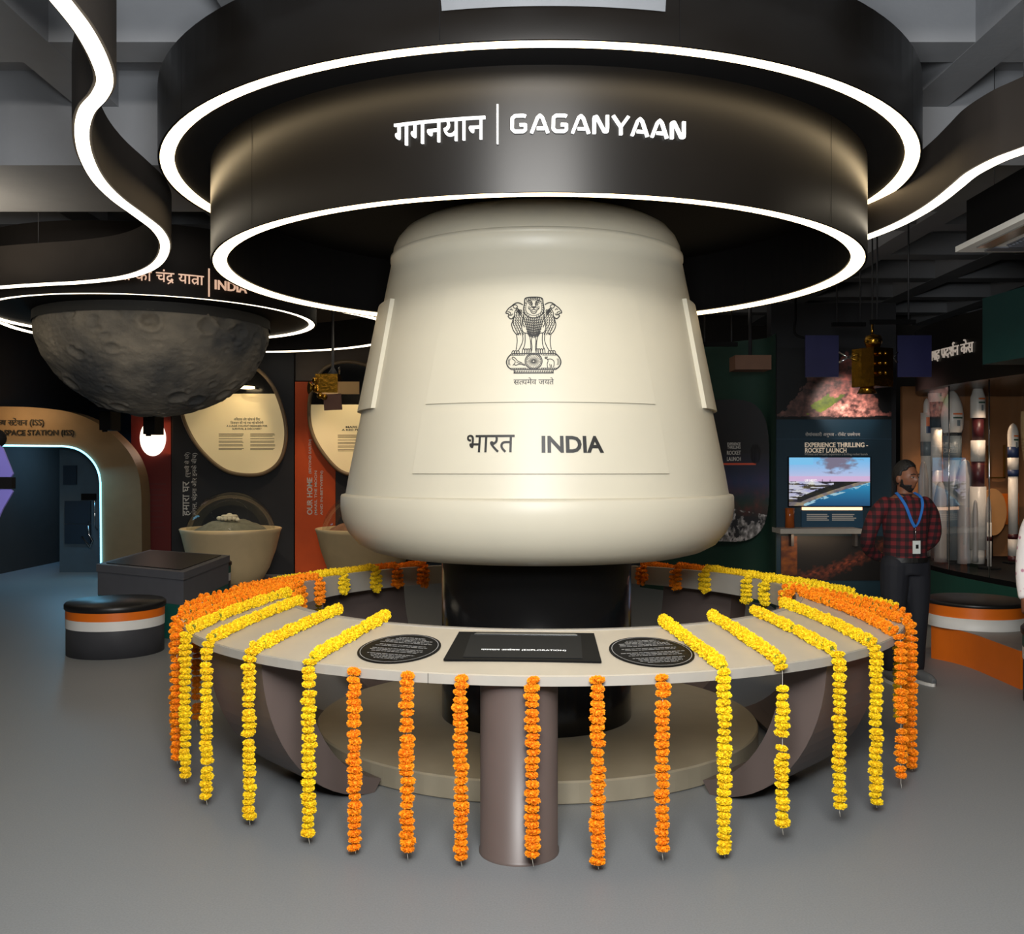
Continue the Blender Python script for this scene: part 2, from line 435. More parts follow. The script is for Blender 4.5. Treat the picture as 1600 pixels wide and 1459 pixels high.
def th_on(px, rad, lo=-1.4, hi=1.4):     # angle on a ring about the exhibit axis that is seen at picture column px
    for _ in range(60):
        mid = (lo + hi) / 2; p = pol(mid, rad, 0)
        if 800 + F * p.x / p.y < px: lo = mid
        else: hi = mid
    return (lo + hi) / 2
RW = RL + 0.012
def zat(py, th, rad): return HC - (py - 729.5) / F * pol(th, rad, 0).y
t0 = th_on(618, RW); t1 = th_on(759, RW); tb = th_on(778, RW); t2 = th_on(798, RW); t3 = th_on(1069, RW)
z0 = zat(194, 0, RW)
lay('hindi_lettering', text_geo('गगनयान', 0.0), onwall((t0 + t1) / 2, RW, z0 - 0.012), 0.012, M_letter, can, width=(t1 - t0) * RW, height=0.098, seg=0.06)
lay('divider_bar', ([(0, 0), (.08, 0), (.08, 1), (0, 1)], [(0, 1, 2, 3)]), onwall(tb, RW, z0), 0.012, M_letter, can, width=0.007, height=0.168)
lay('english_lettering', GAG(), onwall((t2 + t3) / 2, RW, z0), 0.012, M_letter, can, width=(t3 - t2) * RW, height=0.086, seg=0.06)

# ------------------------------------------------------------------ capsule, pedestal
cap = thing('space_capsule', (CX, CY, 1.11), 'cream bell-shaped space capsule model with a printed lion emblem, on a black pedestal', 'space capsule model')
body = [(0.30, 1.11), (0.59, 1.11), (0.80, 1.113), (0.93, 1.125), (1.02, 1.148), (1.10, 1.19), (1.16, 1.26), (1.195, 1.335), (1.207, 1.41), (1.206, 1.472), (1.200, 1.484)]
MB().lathe(body + [(1.176, 1.490)], seg=128).build('heat_shield', M_cream, cap)
CR = lambda z: 1.178 + (z - 1.494) * (0.894 - 1.178) / (2.914 - 1.494)
MB().lathe([(1.176, 1.490), (CR(1.6), 1.6), (CR(2.2), 2.2), (CR(2.8), 2.8), (CR(2.90), 2.90), (0.905, 2.904), (0.905, 2.93), (0.893, 2.936)], seg=128).build('crew_module_shell', M_cream, cap)
MB().lathe([(0.893, 2.936), (0.885, 2.985), (0.862, 3.035), (0.82, 3.085), (0.76, 3.12), (0.66, 3.145), (0.45, 3.16), (0.001, 3.165)], seg=128).build('nose_cover', M_cream, cap)
def patch(name, a0, a1, z0, z1, th, b0=None, b1=None):
    mb = MB(); n = 24; b0 = a0 if b0 is None else b0; b1 = a1 if b1 is None else b1
    f = lambda i, k, off: pol(R((a0 if k == 0 else b0) + ((a1 - a0) if k == 0 else (b1 - b0)) * i / n), CR((z0, z1)[k]) + off, (z0, z1)[k])
    out = [[f(i, k, th) for i in range(n + 1)] for k in (0, 1)]; inn = [[f(i, k, -0.01) for i in range(n + 1)] for k in (0, 1)]
    mb.grid(out); mb.grid([inn[0], out[0]], smooth=False); mb.grid([out[1], inn[1]], smooth=False)
    for i in (0, n): mb.face([inn[0][i], out[0][i], out[1][i], inn[1][i]])
    return mb.build(name, M_cream, cap)
patch('emblem_panel', -34.2, 34.2, 1.985, 2.615, 0.013, -31.5, 31.5)
patch('name_panel', -35.6, 35.6, 1.616, 1.945, 0.013, -35.0, 35.0)
patch('side_panel', -98, -59.6, 1.985, 2.62, 0.026, -98, -60.5)
patch('side_panel', 59.6, 98, 1.985, 2.62, 0.026, 60.5, 98)
def oncone(px, py, off=0.0165):
    z = 2.0
    for _ in range(20):
        t = th_on(px, CR(z)); z = zat(py, 0, CR(z)) if abs(px - 838) < 1 else HC - (py - 729.5) / F * pol(t, CR(z), z).y
    rad = CR(z)
    return lambda a, b, c: pol(t + a / rad, CR(z + b * 0.98) + c + off, z + b * 0.98)
lay('hindi_name', text_geo('भारत', 0.004), oncone(767, 693), 0.001, M_ink, cap, width=0.25, height=0.094, seg=0.03)
lay('english_name', text_geo('INDIA', 0.03), oncone(894.5, 694), 0.001, M_ink, cap, width=0.318, height=0.088, seg=0.03)

def emblem():
    S = []; T = 5.8
    def mir(st): return [(1040 - x, y) for x, y in st]
    def add(st, wd=T, both=False):
        S.append((st, wd))
        if both: S.append((mir(st), wd))
    def circ(x, y, r, n=20, a0=0, a1=360, ry=None): return [(x + r * math.cos(R(a0 + (a1 - a0) * i / n)), y + (ry or r) * math.sin(R(a0 + (a1 - a0) * i / n))) for i in range(n + 1)]
    P = lambda pts, c=False: [tuple(v) for v in spline(pts, 5, c)]
    # middle lion: crown of the mane, face, ruff
    add(P([(452, 150), (455, 115), (480, 106), (520, 104), (560, 106), (583, 116), (588, 150), (594, 195), (580, 232), (552, 252), (520, 258), (488, 252), (458, 232), (446, 195), (452, 150)]), 9)
    add(P([(466, 150), (480, 128), (520, 124), (560, 128), (574, 150), (578, 195), (562, 225), (520, 240), (478, 225), (462, 195), (466, 150)]), 4)
    for i in range(9): add([(462 + i * 14.5, 108), (466 + i * 13.5, 126)], 6)
    for a in range(20, 340, 14):
        q = R(a + 90 + 10); add([(520 + 62 * math.cos(q), 180 + 66 * math.sin(q)), (520 + 74 * math.cos(q + .12), 182 + 78 * math.sin(q + .12))], 5)
    add(circ(494, 152, 15, 14, 180, 360, 11), 6, True); add(circ(496, 156, 7, 10), 6, True)
    add(P([(478, 138), (492, 130), (508, 140)]), 6, True)
    add(P([(510, 150), (506, 168), (504, 176), (520, 184), (536, 176), (534, 168), (530, 150)]), 6)
    add([(508, 177), (532, 177)], 10); add([(520, 182), (520, 192)], 6)
    add(P([(520, 192), (504, 200), (488, 194), (480, 180)]), 6, True)
    add(P([(496, 204), (506, 220), (520, 226), (534, 220), (544, 204)]), 6); add(P([(506, 208), (520, 214), (534, 208)]), 5)
    for d in (0, 1): add(P([(478, 172 + 12 * d), (490, 176 + 10 * d), (500, 182 + 6 * d)]), 3.5, True)
    # side lions in profile, left one mirrored to the right
    add(P([(440, 160), (418, 148), (398, 144), (376, 152), (352, 172), (338, 182), (320, 206), (318, 220), (330, 222), (340, 232), (334, 244), (352, 262), (368, 258), (380, 240)]), 8, True)
    add(P([(366, 166), (384, 158), (400, 172), (392, 186), (376, 182), (366, 166)]), 6, True)
    add(P([(344, 196), (356, 190), (364, 200)]), 6, True); add(P([(328, 208), (342, 212), (352, 222), (350, 238)]), 6, True)
    add(P([(340, 232), (356, 236), (366, 226)]), 6, True); add(P([(396, 190), (384, 206), (378, 226), (384, 250)]), 6, True)
    for i in range(6): add(P([(392 + i * 5, 178 + i * 4), (404 + i * 4, 196 + i * 4), (400 + i * 4, 214 + i * 5)]), 6, True)
    # mane and chest: rows of locks
    for j in range(10):
        y = 196 + j * 19; x0 = 366 + max(0, j - 5) * 9 - (4 if j < 3 else 0) + (26 if j < 3 else 0)
        n = 5 if j < 7 else 3
        for i in range(n):
            x = x0 + i * 17
            if x < 446 - max(0, 2 - j) * 6: add(P([(x, y), (x + 9, y + 6), (x + 8, y + 17)]), 6.5, True)
    for j in range(8):
        y = 254 + j * 18; half = 78 - j * 5
        for i in range(5):
            x = 520 - half + i * half / 5
            if y + i * 5 < 398: add(P([(x, y - 6 + i * 2), (x + 8, y + 4 + i * 2), (x + 13, y + 15 + i * 3)]), 6.5, True)
    add(P([(378, 250), (366, 285), (362, 310), (376, 350), (400, 378), (420, 372)]), 7, True)
    add(P([(446, 240), (436, 290), (434, 330), (450, 366), (490, 372), (520, 392)]), 6, True)
    # forelegs and paws
    for xs in ([(398, 378), (404, 420), (402, 460), (398, 492)], [(440, 372), (444, 420), (432, 462), (412, 502)], [(458, 372), (460, 420), (456, 460), (446, 486)],
               [(488, 376), (498, 430), (500, 470), (502, 508)], [(508, 392), (504, 430), (508, 470), (506, 500)]): add(P(xs), 6, True)
    for x in (380, 396, 412): add(P([(x - 12, 520), (x - 8, 503), (x + 2, 498), (x + 8, 508), (x + 6, 520)]), 6, True)
    for x in (450, 466, 482, 496): add(P([(x - 9, 518), (x - 6, 490), (x + 3, 486), (x + 8, 498), (x + 6, 518)]), 6, True)
    # abacus with the wheel, a horse and a bull
    add(P([(366, 522), (344, 548), (334, 580), (344, 612), (368, 634)]), 9, True)
    add([(366, 520), (674, 520)], 7); add([(360, 532), (460, 532)], 4, True); add([(352, 626), (470, 626)], 4, True); add([(368, 636), (672, 636)], 7)
    for i in range(26): add([(372 + i * 11.8, 522), (376 + i * 11.8, 531)], 5)
    for i in range(26): add([(366 + i * 12.2, 627), (370 + i * 12.2, 635)], 5)
    add(circ(520, 576, 58, 40), 7); add(circ(520, 576, 50, 36), 4); add(circ(520, 576, 9, 14), 6)
    for i in range(24): q = R(15 * i); add([(520 + 12 * math.cos(q), 576 + 12 * math.sin(q)), (520 + 48 * math.cos(q), 576 + 48 * math.sin(q))], 3)
    add(P([(450, 606), (436, 586), (412, 574), (392, 552), (376, 544), (372, 556), (388, 568), (394, 584), (378, 606)]), 5)
    add(P([(450, 592), (462, 606), (444, 600), (420, 598), (398, 604), (384, 596)]), 5); add(P([(402, 580), (420, 590), (444, 588)]), 4)
    add(P([(596, 552), (612, 560), (618, 574), (612, 600), (616, 624)]), 5); add(P([(612, 564), (636, 560), (656, 572), (660, 596), (654, 620)]), 5)
    add(P([(600, 560), (598, 546), (606, 548), (614, 544), (610, 556)]), 5); add(P([(628, 596), (634, 622)]), 5); add(P([(640, 600), (642, 622)]), 5)
    for s in (352, 360): add(P([(s, 556), (s - 6, 580), (s, 604)]), 4, True)
    # base moulding
    add(P([(388, 640), (392, 658), (410, 661), (630, 661), (648, 658), (652, 640)]), 8)
    for i in range(21): add([(398 + i * 12, 644), (402 + i * 12, 656)], 6)
    V, Fc = stroke_geo(S, T)
    return [(x, -y) for x, y in V], Fc
PXM = 5.0 / F / 4.56                     # metres per step of the drawing
ge = emblem(); wE = (max(v[0] for v in ge[0]) - min(v[0] for v in ge[0])) * PXM; hE = (max(v[1] for v in ge[0]) - min(v[1] for v in ge[0])) * PXM
lay('lion_emblem', ge, oncone(834, 523.5), 0.0, M_ink, cap, width=wE * 1.01, height=hE * 1.03, seg=0.05)
lay('emblem_motto', text_geo(['स', ('h', 'त'), 'यमेव जयते'], 0.004), oncone(834, 595.5), 0.0, M_ink, cap, width=0.205, height=0.038, seg=0.05)

ped = thing('pedestal', (CX, CY, 0), 'glossy black round pedestal on a low grey disc under the capsule', 'pedestal')
MB().lathe([(0.589, 0.115), (0.589, 1.109), (0.001, 1.109)], seg=96).build('drum', M_pitch, ped)
MB().lathe([(1.335, 0.0), (1.346, 0.008), (1.346, 0.108), (1.338, 0.117), (0.45, 0.117)], seg=96, smooth=False).build('plinth', M_plinth, ped)

# ------------------------------------------------------------------ ring table
pol.__defaults__ = (0.170, CY); MB.lathe.__defaults__ = (0.170,) + MB.lathe.__defaults__[1:]   # the ring table stands a touch off the capsule's axis
RI, RO, ZI, ZO = 1.548, 2.118, 0.895, 0.800
top = lambda r: ZI + (ZO - ZI) * (r - RI) / (RO - RI)
tab = thing('ring_table', (CX, CY, 0), 'sloping beige ring-shaped table encircling the pedestal, hung with marigold garlands', 'table')
MB().lathe([(RI, ZI), (RO, ZO), (RO, ZO - 0.006), (RI, ZI - 0.006)], seg=144, close=True, smooth=False).build('tabletop', M_deck, tab)
MB().lathe([(RO + 0.003, ZO - 0.006), (RO + 0.003, ZO - 0.045), (RI + 0.03, ZI - 0.05), (RI + 0.03, ZI - 0.006)], seg=144, smooth=False, close=True).build('edge_band', M_lip, tab)
MB().lathe([(RI - 0.004, ZI), (RI - 0.004, ZI - 0.135), (RI + 0.03, ZI - 0.135), (RI + 0.03, ZI)], seg=144, smooth=False, close=True).build('inner_apron', M_lip, tab)
seam = MB()
for a in (th_on(669, RO), th_on(838, RO)): seam.lathe([(RO + 0.0045, ZO - 0.004), (RO + 0.0045, ZO - 0.05)], a0=a, a1=a + R(0.06), seg=1)
seam.build('edge_joint', M_ink, tab)
cxp, cyp = (811 - 800) / F * 4.2, 4.2
MB().lathe([(0.172, 0), (0.172, 0.012), (0.167, 0.014), (0.167, 0.775)], cxp, cyp, 64).build('column_leg', M_mauve, tab)
for a in (-49, 47, -137, 137, -88, 92):
    mb = MB(); rows = []
    n = 16; wdt = 0.30
    for i in range(n + 1):
        q = PI / 2 * i / n
        r = 1.43 + 0.60 * (1 - math.sin(q)) ** 0.9 if False else 2.03 - 0.62 * (1 - math.cos(q)); z = 0.76 * (1 - math.sin(q))
        nr = Vector((math.cos(q) * 0.06, math.sin(q) * 0.06))
        rows.append((r, z, max(r - 0.12 * math.cos(q) - 0.10, 1.37), z + 0.06 * math.sin(q)))
    for tside in (0, 1): pass
    gr = []
    for (r, z, r2, z2) in rows:
        L = []
        for (rr, zz, s) in ((r, z, -1), (r, z, 1), (r2, min(z2, top(r2) - 0.06), 1), (r2, min(z2, top(r2) - 0.06), -1)):
            p = pol(R(a), rr, zz); tang = Vector((math.cos(R(a)), math.sin(R(a)), 0)); L.append(p + tang * s * wdt)
        gr.append(L)
    vs = mb.grid(gr, closeu=True, smooth=False); mb.bm.faces.new(vs[0][::-1]); mb.bm.faces.new(vs[-1])
    mb.build('curved_leg', M_mauve, tab)

def ontable(th0, r0):
    sl = (ZO - ZI) / (RO - RI); k = math.hypot(1, sl)
    o = pol(th0, r0, top(r0)); rt = Vector((math.cos(th0), math.sin(th0), 0)); up = (pol(th0, r0 - 1, top(r0) - sl) - o).normalized(); nr = rt.cross(up)
    return lambda a, b, c: o + rt * a + up * b + nr * c
def on_px(px, py):                       # table point seen at a pixel
    best = None
    for i in range(61):
        r = RI + (RO - RI) * i / 60; t = th_on(px, r); p = pol(t, r, top(r)); y = 729.5 + F * (HC - p.z) / p.y
        if best is None or abs(y - py) < best[0]: best = (abs(y - py), t, r)
    return best[1], best[2]
t, r = on_px(819, 1013)
scr = thing('information_screen', pol(t, r, top(r)), 'black rectangular touch screen lying at the front of the ring table', 'screen')
mp = ontable(t, r)
MB().slab([mp(-0.335, -0.17, 0.001), (mp(0.335, -0.17, 0.001)), mp(0.31, 0.185, 0.001), mp(-0.31, 0.185, 0.001)], mp(0, 0, 1) - mp(0, 0, 0), 0.008).build('bezel', M_panelblk, scr)
MB().slab([mp(-0.255, -0.145, 0.008), (mp(0.255, -0.145, 0.008)), mp(0.25, 0.15, 0.008), mp(-0.25, 0.15, 0.008)], mp(0, 0, 1) - mp(0, 0, 0), 0.003).build('display', M_screen, scr)
lay('caption', merge(text_geo(['गगनयान अ', ('h', 'न'), 'वेषण (EXPLORATION)'], 0.01)), lambda a, b, c: mp(a, b - 0.055, c + 0.012), 0.0, M_letter, scr, width=0.37, height=0.026)
MB().slab([mp(-0.235, 0.145, 0.0115), mp(0.235, 0.145, 0.0115), mp(0.225, 0.160, 0.0115), mp(-0.225, 0.160, 0.0115)], mp(0, 0, 1) - mp(0, 0, 0), 0.002).build('rim_strip', M_chrome, scr)
for px, py, lab in ((624, 1014, 'black oval text panel left of the touch screen on the ring table'), (1018, 1018.5, 'black oval text panel right of the touch screen on the ring table')):
    t, r = on_px(px, py); q = ontable(t, r)
    pan = thing('text_panel', pol(t, r, top(r)), lab, 'information panel', 'oval text panels on the ring table')
    ell = [(0.186 * math.cos(2 * PI * i / 48), 0.186 * math.sin(2 * PI * i / 48)) for i in range(48)]
    MB().slab([q(x, y, 0.001) for x, y in ell], q(0, 0, 1) - q(0, 0, 0), 0.004).build('disc', M_panelblk, pan)
    V, Fc = [], []
    for i in range(49):
        cc, ss = math.cos(2 * PI * i / 48), math.sin(2 * PI * i / 48); V += [(0.172 * cc, 0.172 * ss), (0.1755 * cc, 0.1755 * ss)]
    Fc = [(2 * i, 2 * i + 1, 2 * i + 3, 2 * i + 2) for i in range(48)]
    lay('printed_ring', (V, Fc), lambda a, b, c, q=q: q(a, b, c + 0.0062), 0, M_greytxt, pan, width=0.351)
    L = []
    for i in range(17):
        yy = 0.13 - i * 0.0165
        if i in (5, 8, 12): continue
        hw = math.sqrt(max(0, 0.155 ** 2 - yy * yy)) * random.uniform(0.72, 0.97); x = -hw
        while x < hw:
            l = random.uniform(0.008, 0.03); L.append(([(x, yy), (min(x + l, hw), yy), (min(x + l, hw), yy + 0.006), (x, yy + 0.006)], [(0, 1, 2, 3)])); x += l + 0.004
    G2 = merge(*L); ww = max(v[0] for v in G2[0]) - min(v[0] for v in G2[0])
    lay('printed_text', G2, lambda a, b, c, q=q: q(a, b, c + 0.0062), 0, M_greytxt, pan, width=ww)

# ------------------------------------------------------------------ marigold garlands
M_mari = {'yellow': mat('yellow_marigold', srgb(252, 214, 20), 0.75, var=0.16, scale=45, hue=0.006), 'orange': mat('orange_marigold', srgb(255, 152, 4), 0.75, var=0.2, scale=45, hue=0.004)}
M_sepal = mat('green_sepal', srgb(90, 110, 30), 0.7); M_string = mat('white_thread', srgb(220, 214, 200), 0.8, var=0)
def marigold_bm(bm, M, seed, petals=170, ra=0.0315, hb=0.0175):
    rnd = random.Random(seed)
    ga = PI * (3 - math.sqrt(5))
    core = []
    for i in range(petals):
        zz = 1 - 2 * (i + 0.5) / petals; rr = math.sqrt(1 - zz * zz); a = i * ga + rnd.uniform(-.3, .3)
        n = Vector((rr * math.cos(a), rr * math.sin(a), zz))
        rad = rnd.uniform(0.88, 1.04)
        base = Vector((n.x * ra * 0.62, n.y * ra * 0.62, n.z * hb * 0.55)); tip = Vector((n.x * ra * rad, n.y * ra * rad, n.z * hb * rad + rnd.uniform(-.0015, .0015)))
        side = n.cross(Vector((rnd.uniform(-1, 1), rnd.uniform(-1, 1), rnd.uniform(-1, 1)))).normalized() * 0.0046 * rnd.uniform(.8, 1.25)
        cup = n.cross(side).normalized() * 0.0018
        mid = base.lerp(tip, 0.6)
        P = [base, mid + side * 1.0 + cup, tip + side * 0.75, tip + n * 0.0018 - cup, tip - side * 0.75, mid - side * 1.0 + cup]
        v = [bm.verts.new(M @ p) for p in P]
        for q in ((0, 1, 2), (0, 2, 3), (0, 3, 4), (0, 4, 5)):
            f = bm.faces.new([v[k] for k in q]); f.material_index = 0
    rows = []
    for i in range(7):
        ph = -PI / 2 + PI * i / 6
        rows.append([bm.verts.new(M @ Vector((math.cos(ph) * ra * 0.74 * math.cos(2 * PI * j / 10) + 1e-5 * j, math.cos(ph) * ra * 0.74 * math.sin(2 * PI * j / 10), math.sin(ph) * hb * 0.72))) for j in range(10)])
    for i in range(6):
        for j in range(10):
            f = bm.faces.new([rows[i][j], rows[i][(j + 1) % 10], rows[i + 1][(j + 1) % 10], rows[i + 1][j]]); f.smooth = True
    # short green cup on the string side
    for j in range(6):
        a = 2 * PI * j / 6; b = a + 0.8
        f = bm.faces.new([bm.verts.new(M @ p) for p in (Vector((0, 0, -hb * 0.98)), Vector((0.014 * math.cos(a), 0.014 * math.sin(a), -hb * 0.8)), Vector((0.014 * math.cos(b), 0.014 * math.sin(b), -hb * 0.8)))]); f.material_index = 1
FLOWER = {}
for colr in ('yellow', 'orange'):
    FLOWER[colr] = []
    for k in range(5):
        bm = bmesh.new(); marigold_bm(bm, Matrix.Identity(4), 31 * k + len(colr), hb=(0.0175, 0.0165, 0.0185, 0.016, 0.018)[k])
        me = bpy.data.meshes.new('marigold_' + colr); bm.to_mesh(me); bm.free(); me.materials.append(M_mari[colr]); me.materials.append(M_sepal); FLOWER[colr].append(me)
def walk(path, step, gaps=()):
    P = [Vector(p) for p in path]; out = []; acc = 0.0; nxt = 0.0; total = sum((b - a).length for a, b in zip(P, P[1:]))
    for a, b in zip(P, P[1:]):
        L = (b - a).length
        while nxt <= acc + L:
            t = (nxt - acc) / L
            if not any(g0 < nxt < g1 for g0, g1 in gaps): out.append((a.lerp(b, t), (b - a).normalized()))
            nxt += step * random.uniform(0.88, 1.16) * (1.35 if random.random() < 0.04 else 1)
        acc += L
    return out
def garland(colr, path, label, group, gaps=(), parts=True, size=1.0, lean=0.0, step=0.0305):
    P = [Vector(p) for p in path]
    g = thing('marigold_garland', P[-1], label, 'garland', group)
    pts = walk(P, step * size, gaps)
    if parts:
        MB().tube(P + [P[-1] + Vector((0.004, 0, -0.026))], 0.0012, 5).build('string', M_string, g)
        for p, t in pts:
            o = bpy.data.objects.new('marigold', random.choice(FLOWER[colr])); COL.objects.link(o)
            o.location = p + Vector((random.uniform(-.004, .004), random.uniform(-.003, .003), 0)); q = (-t).to_track_quat('Z', 'Y')
            o.rotation_mode = 'QUATERNION'
            o.rotation_quaternion = q @ Matrix.Rotation(random.uniform(0, 6.28), 3, 'Z').to_quaternion() @ Matrix.Rotation(random.uniform(-.22, .22), 3, 'X').to_quaternion()
            s = size * random.uniform(0.84, 1.08); o.scale = (s, s, s * random.uniform(.92, 1.12))
            adopt(o, g)
    else:
        bm = bmesh.new()
        for i, (p, t) in enumerate(pts):
            s = size * random.uniform(0.85, 1.08)
            marigold_bm(bm, Matrix.Translation(p) @ (-t).to_track_quat('Z', 'Y').to_matrix().to_4x4() @ Matrix.Rotation(random.uniform(0, 6), 4, 'Z') @ Matrix.Diagonal((s, s, s, 1)), i, petals=60)
        me = bpy.data.meshes.new('flower_string'); bm.to_mesh(me); bm.free(); me.materials.append(M_mari[colr]); me.materials.append(M_sepal)
        o = bpy.data.objects.new('flower_string', me); COL.objects.link(o); adopt(o, g)
    return g
def radial_path(th, zb, rin=RI + 0.03, dth=0.0, inner=0.0):
    P = []
    th_in = th + dth
    if inner:                            # short folded tail hanging over the inner apron
        P += [pol(th_in + 0.014, RI - 0.045, top(RI) - 0.02), pol(th_in + 0.018, RI - 0.045, top(RI) - inner), pol(th_in - 0.014, RI - 0.045, top(RI) - inner - 0.01), pol(th_in - 0.012, RI - 0.045, top(RI) - 0.02), pol(th_in, RI - 0.03, top(RI) + 0.025)]
    n = 8
    for i in range(n + 1):
        f = i / n; r = rin + (RO - 0.005 - rin) * f
        P.append(pol(th + dth * (1 - f), r, top(r) + 0.029))
    P += [pol(th, RO + 0.022, ZO + 0.014), pol(th, RO + 0.036, ZO - 0.02), pol(th, RO + 0.036, zb)]
    return P
RH = RO + 0.034
def zbot(py, th): return max(0.045, HC - (py - 729.5) / F * pol(th, RH, 0).y + 0.015)
fo = [(554, 1335, 'leftmost of the six under the front edge'), (636, 1340, 'under the front edge below the left oval panel'), (720, 1350, 'just left of the front column leg'),
      (832, 1350, 'hanging in front of the column leg'), (934, 1358, 'just right of the front column leg'), (1035, 1340, 'under the front edge below the right oval panel')]
for px, yb, ds in fo:
    th = th_on(px, RH); zb = zbot(yb, th)
    garland('orange', [pol(th, RH, ZO - 0.012), pol(th, RH + 0.004, ZO - 0.05), pol(th, RH - 0.002, zb)], 'orange marigold garland ' + ds, 'orange garlands along the front edge of the ring table')
# lone flower knots at the top of the orange strings are part of those strings
yl = [(483, 1325, 603, 'nearest the left oval panel', ()), (390, 1285, 528, 'second left of the left oval panel', ()), (323, 1265, 468, 'third left of the left oval panel', ()), (290, 1218, 440, 'outermost on the left, beside the orange ones', ())]
for px, yb, pin, ds, gp in yl:
    th = th_on(px, RH); garland('yellow', radial_path(th, zbot(yb, th), rin=RI - 0.01, dth=th_on(pin, RI - 0.01, -1.28) - th), 'yellow marigold garland draped over the ring table, ' + ds, 'yellow garlands on the left of the ring table', gp)
yr = [(1131, 1335, 1036, 'crossing the right oval panel', ()), (1222, 1300, 1114, 'with two bare gaps in its string', ((0.66, 0.715), (0.93, 0.975))), (1311, 1272, 1178, 'third right of the right oval panel', ()), (1368, 1258, 1226, 'outermost on the right, beside the orange ones', ())]
for px, yb, pin, ds, gp in yr:
    th = th_on(px, RH); garland('yellow', radial_path(th, zbot(yb, th), rin=RI + 0.005, dth=th_on(pin, RI + 0.005, -1.28, 1.28) - th), 'yellow marigold garland draped over the ring table, ' + ds, 'yellow garlands on the right of the ring table', gp)
for a, yb, inn, ds in ((th_on(1407, RH) * 180 / PI, 1228, 0, 'nearest the camera on the right'), (66.5, 1205, 0.05, 'second from the camera on the right'), (76, 1180, 0.10, 'third from the camera on the right'),
                       (-65, 1190, 0, 'nearest the camera on the left'), (-73, 1175, 0.08, 'second from the camera on the left'), (-81, 1165, 0.12, 'third from the camera on the left'), (-91, 1140, 0.14, 'farthest from the camera on the left')):
    garland('orange', radial_path(R(a), zbot(yb, R(a)), inner=inn, dth=(1 if a > 0 else -1) * 0.30 * max(0.0, (95 - abs(a)) / 35)), 'orange marigold garland across the ring table top, ' + ds, 'orange garlands at the sides of the ring table', step=0.036)
# the far half of the ring
bk = [(438, 'orange', 'behind the left orange ones'), (500, 'orange', 'far left, last before two yellow ones'), (538, 'yellow', 'first of two far left'), (588, 'yellow', 'second of two far left'), (622, 'orange', 'far side, second left of the pedestal'),
      (662, 'orange', 'far side, just left of the pedestal'), (1003, 'orange', 'far side, just right of the pedestal'), (1056, 'orange', 'far side, second right of the pedestal'),
      (1101, 'yellow', 'far right, first after two orange ones'), (1166, 'yellow', 'far right, second after the orange'), (1194, 'yellow', 'far right, third after the orange'), (1232, 'yellow', 'far right, beside the orange row')]
def th_back(px, rad):
    s = 1 if px > 838 else -1; lo, hi = 1.45, PI
    for _ in range(50):
        mid = (lo + hi) / 2; p = pol(s * mid, rad, 0); x = 800 + F * p.x / p.y
        if (x > px) == (s > 0): lo = mid
        else: hi = mid
    return s * (lo + hi) / 2
for px, colr, ds in bk:
    th = th_back(px, RI - 0.045)
    garland(colr, radial_path(th, 0.15, inner=random.uniform(0.10, 0.15)), colr + ' marigold garland over the ring table, ' + ds, 'garlands on the far half of the ring table', parts=False)

pol.__defaults__ = (CX, CY); MB.lathe.__defaults__ = (CX,) + MB.lathe.__defaults__[1:]
# ------------------------------------------------------------------ winding light ribbons on the ceiling
def ribbon(name, pix, zl, label, ht=0.34, closed=False, wd=0.06, m=M_led2):
    P = []
    for px, py in pix:
        d = F * (zl - HC) / (729.5 - py); P.append(((px - 800) / F * d, d))
    C = [Vector(v) for v in spline(P, 8)]
    g = thing(name, (C[0].x, C[0].y, zl), label, 'light fixture')
    N = []
    for i, p in enumerate(C):
        t = (C[min(i + 1, len(C) - 1)] - C[max(i - 1, 0)]).normalized(); N.append(Vector((-t.y, t.x)))
    def strip(mb, off0, off1, z0, z1):
        rows = [[Vector((p.x + n.x * o, p.y + n.y * o, z)) for p, n in zip(C, N)] for (o, z) in ((off0, z0), (off1, z0), (off1, z1), (off0, z1), (off0, z0))]
        mb.grid(rows, smooth=False)
    a = MB(); strip(a, -wd / 2 - 0.012, wd / 2 + 0.012, zl + 0.012, zl + ht); a.build('fascia', M_ribbon, g)
    b = MB(); strip(b, -wd / 2, wd / 2, zl, zl + 0.012); b.build('light_strip', m, g)
    for f in (0.1, 0.9):
        p = C[int(f * (len(C) - 1))]; MB().tube([(p.x, p.y, zl + ht - 0.02), (p.x, p.y, SZ)], 0.003, 6).build('hanging_wire', M_pipe, g)
    return g
ribbon('light_ribbon', [(40, -60), (100, 10), (132, 52), (155, 95), (164, 128), (155, 152), (135, 176), (128, 208), (134, 245), (153, 282), (182, 312), (220, 340), (247, 362), (258, 385), (250, 408), (228, 424), (190, 435), (130, 442), (60, 446), (-10, 451), (-120, 462)], 3.15, 'winding white light ribbon with dark fascia on the ceiling, left of the round canopy')
ribbon('light_ribbon', [(1700, 200), (1600, 237), (1560, 252), (1520, 273), (1495, 293), (1470, 313), (1440, 333), (1400, 354), (1347, 375), (1260, 405), (1150, 425)], 3.15, 'winding white light ribbon with dark fascia on the ceiling, right of the round canopy')

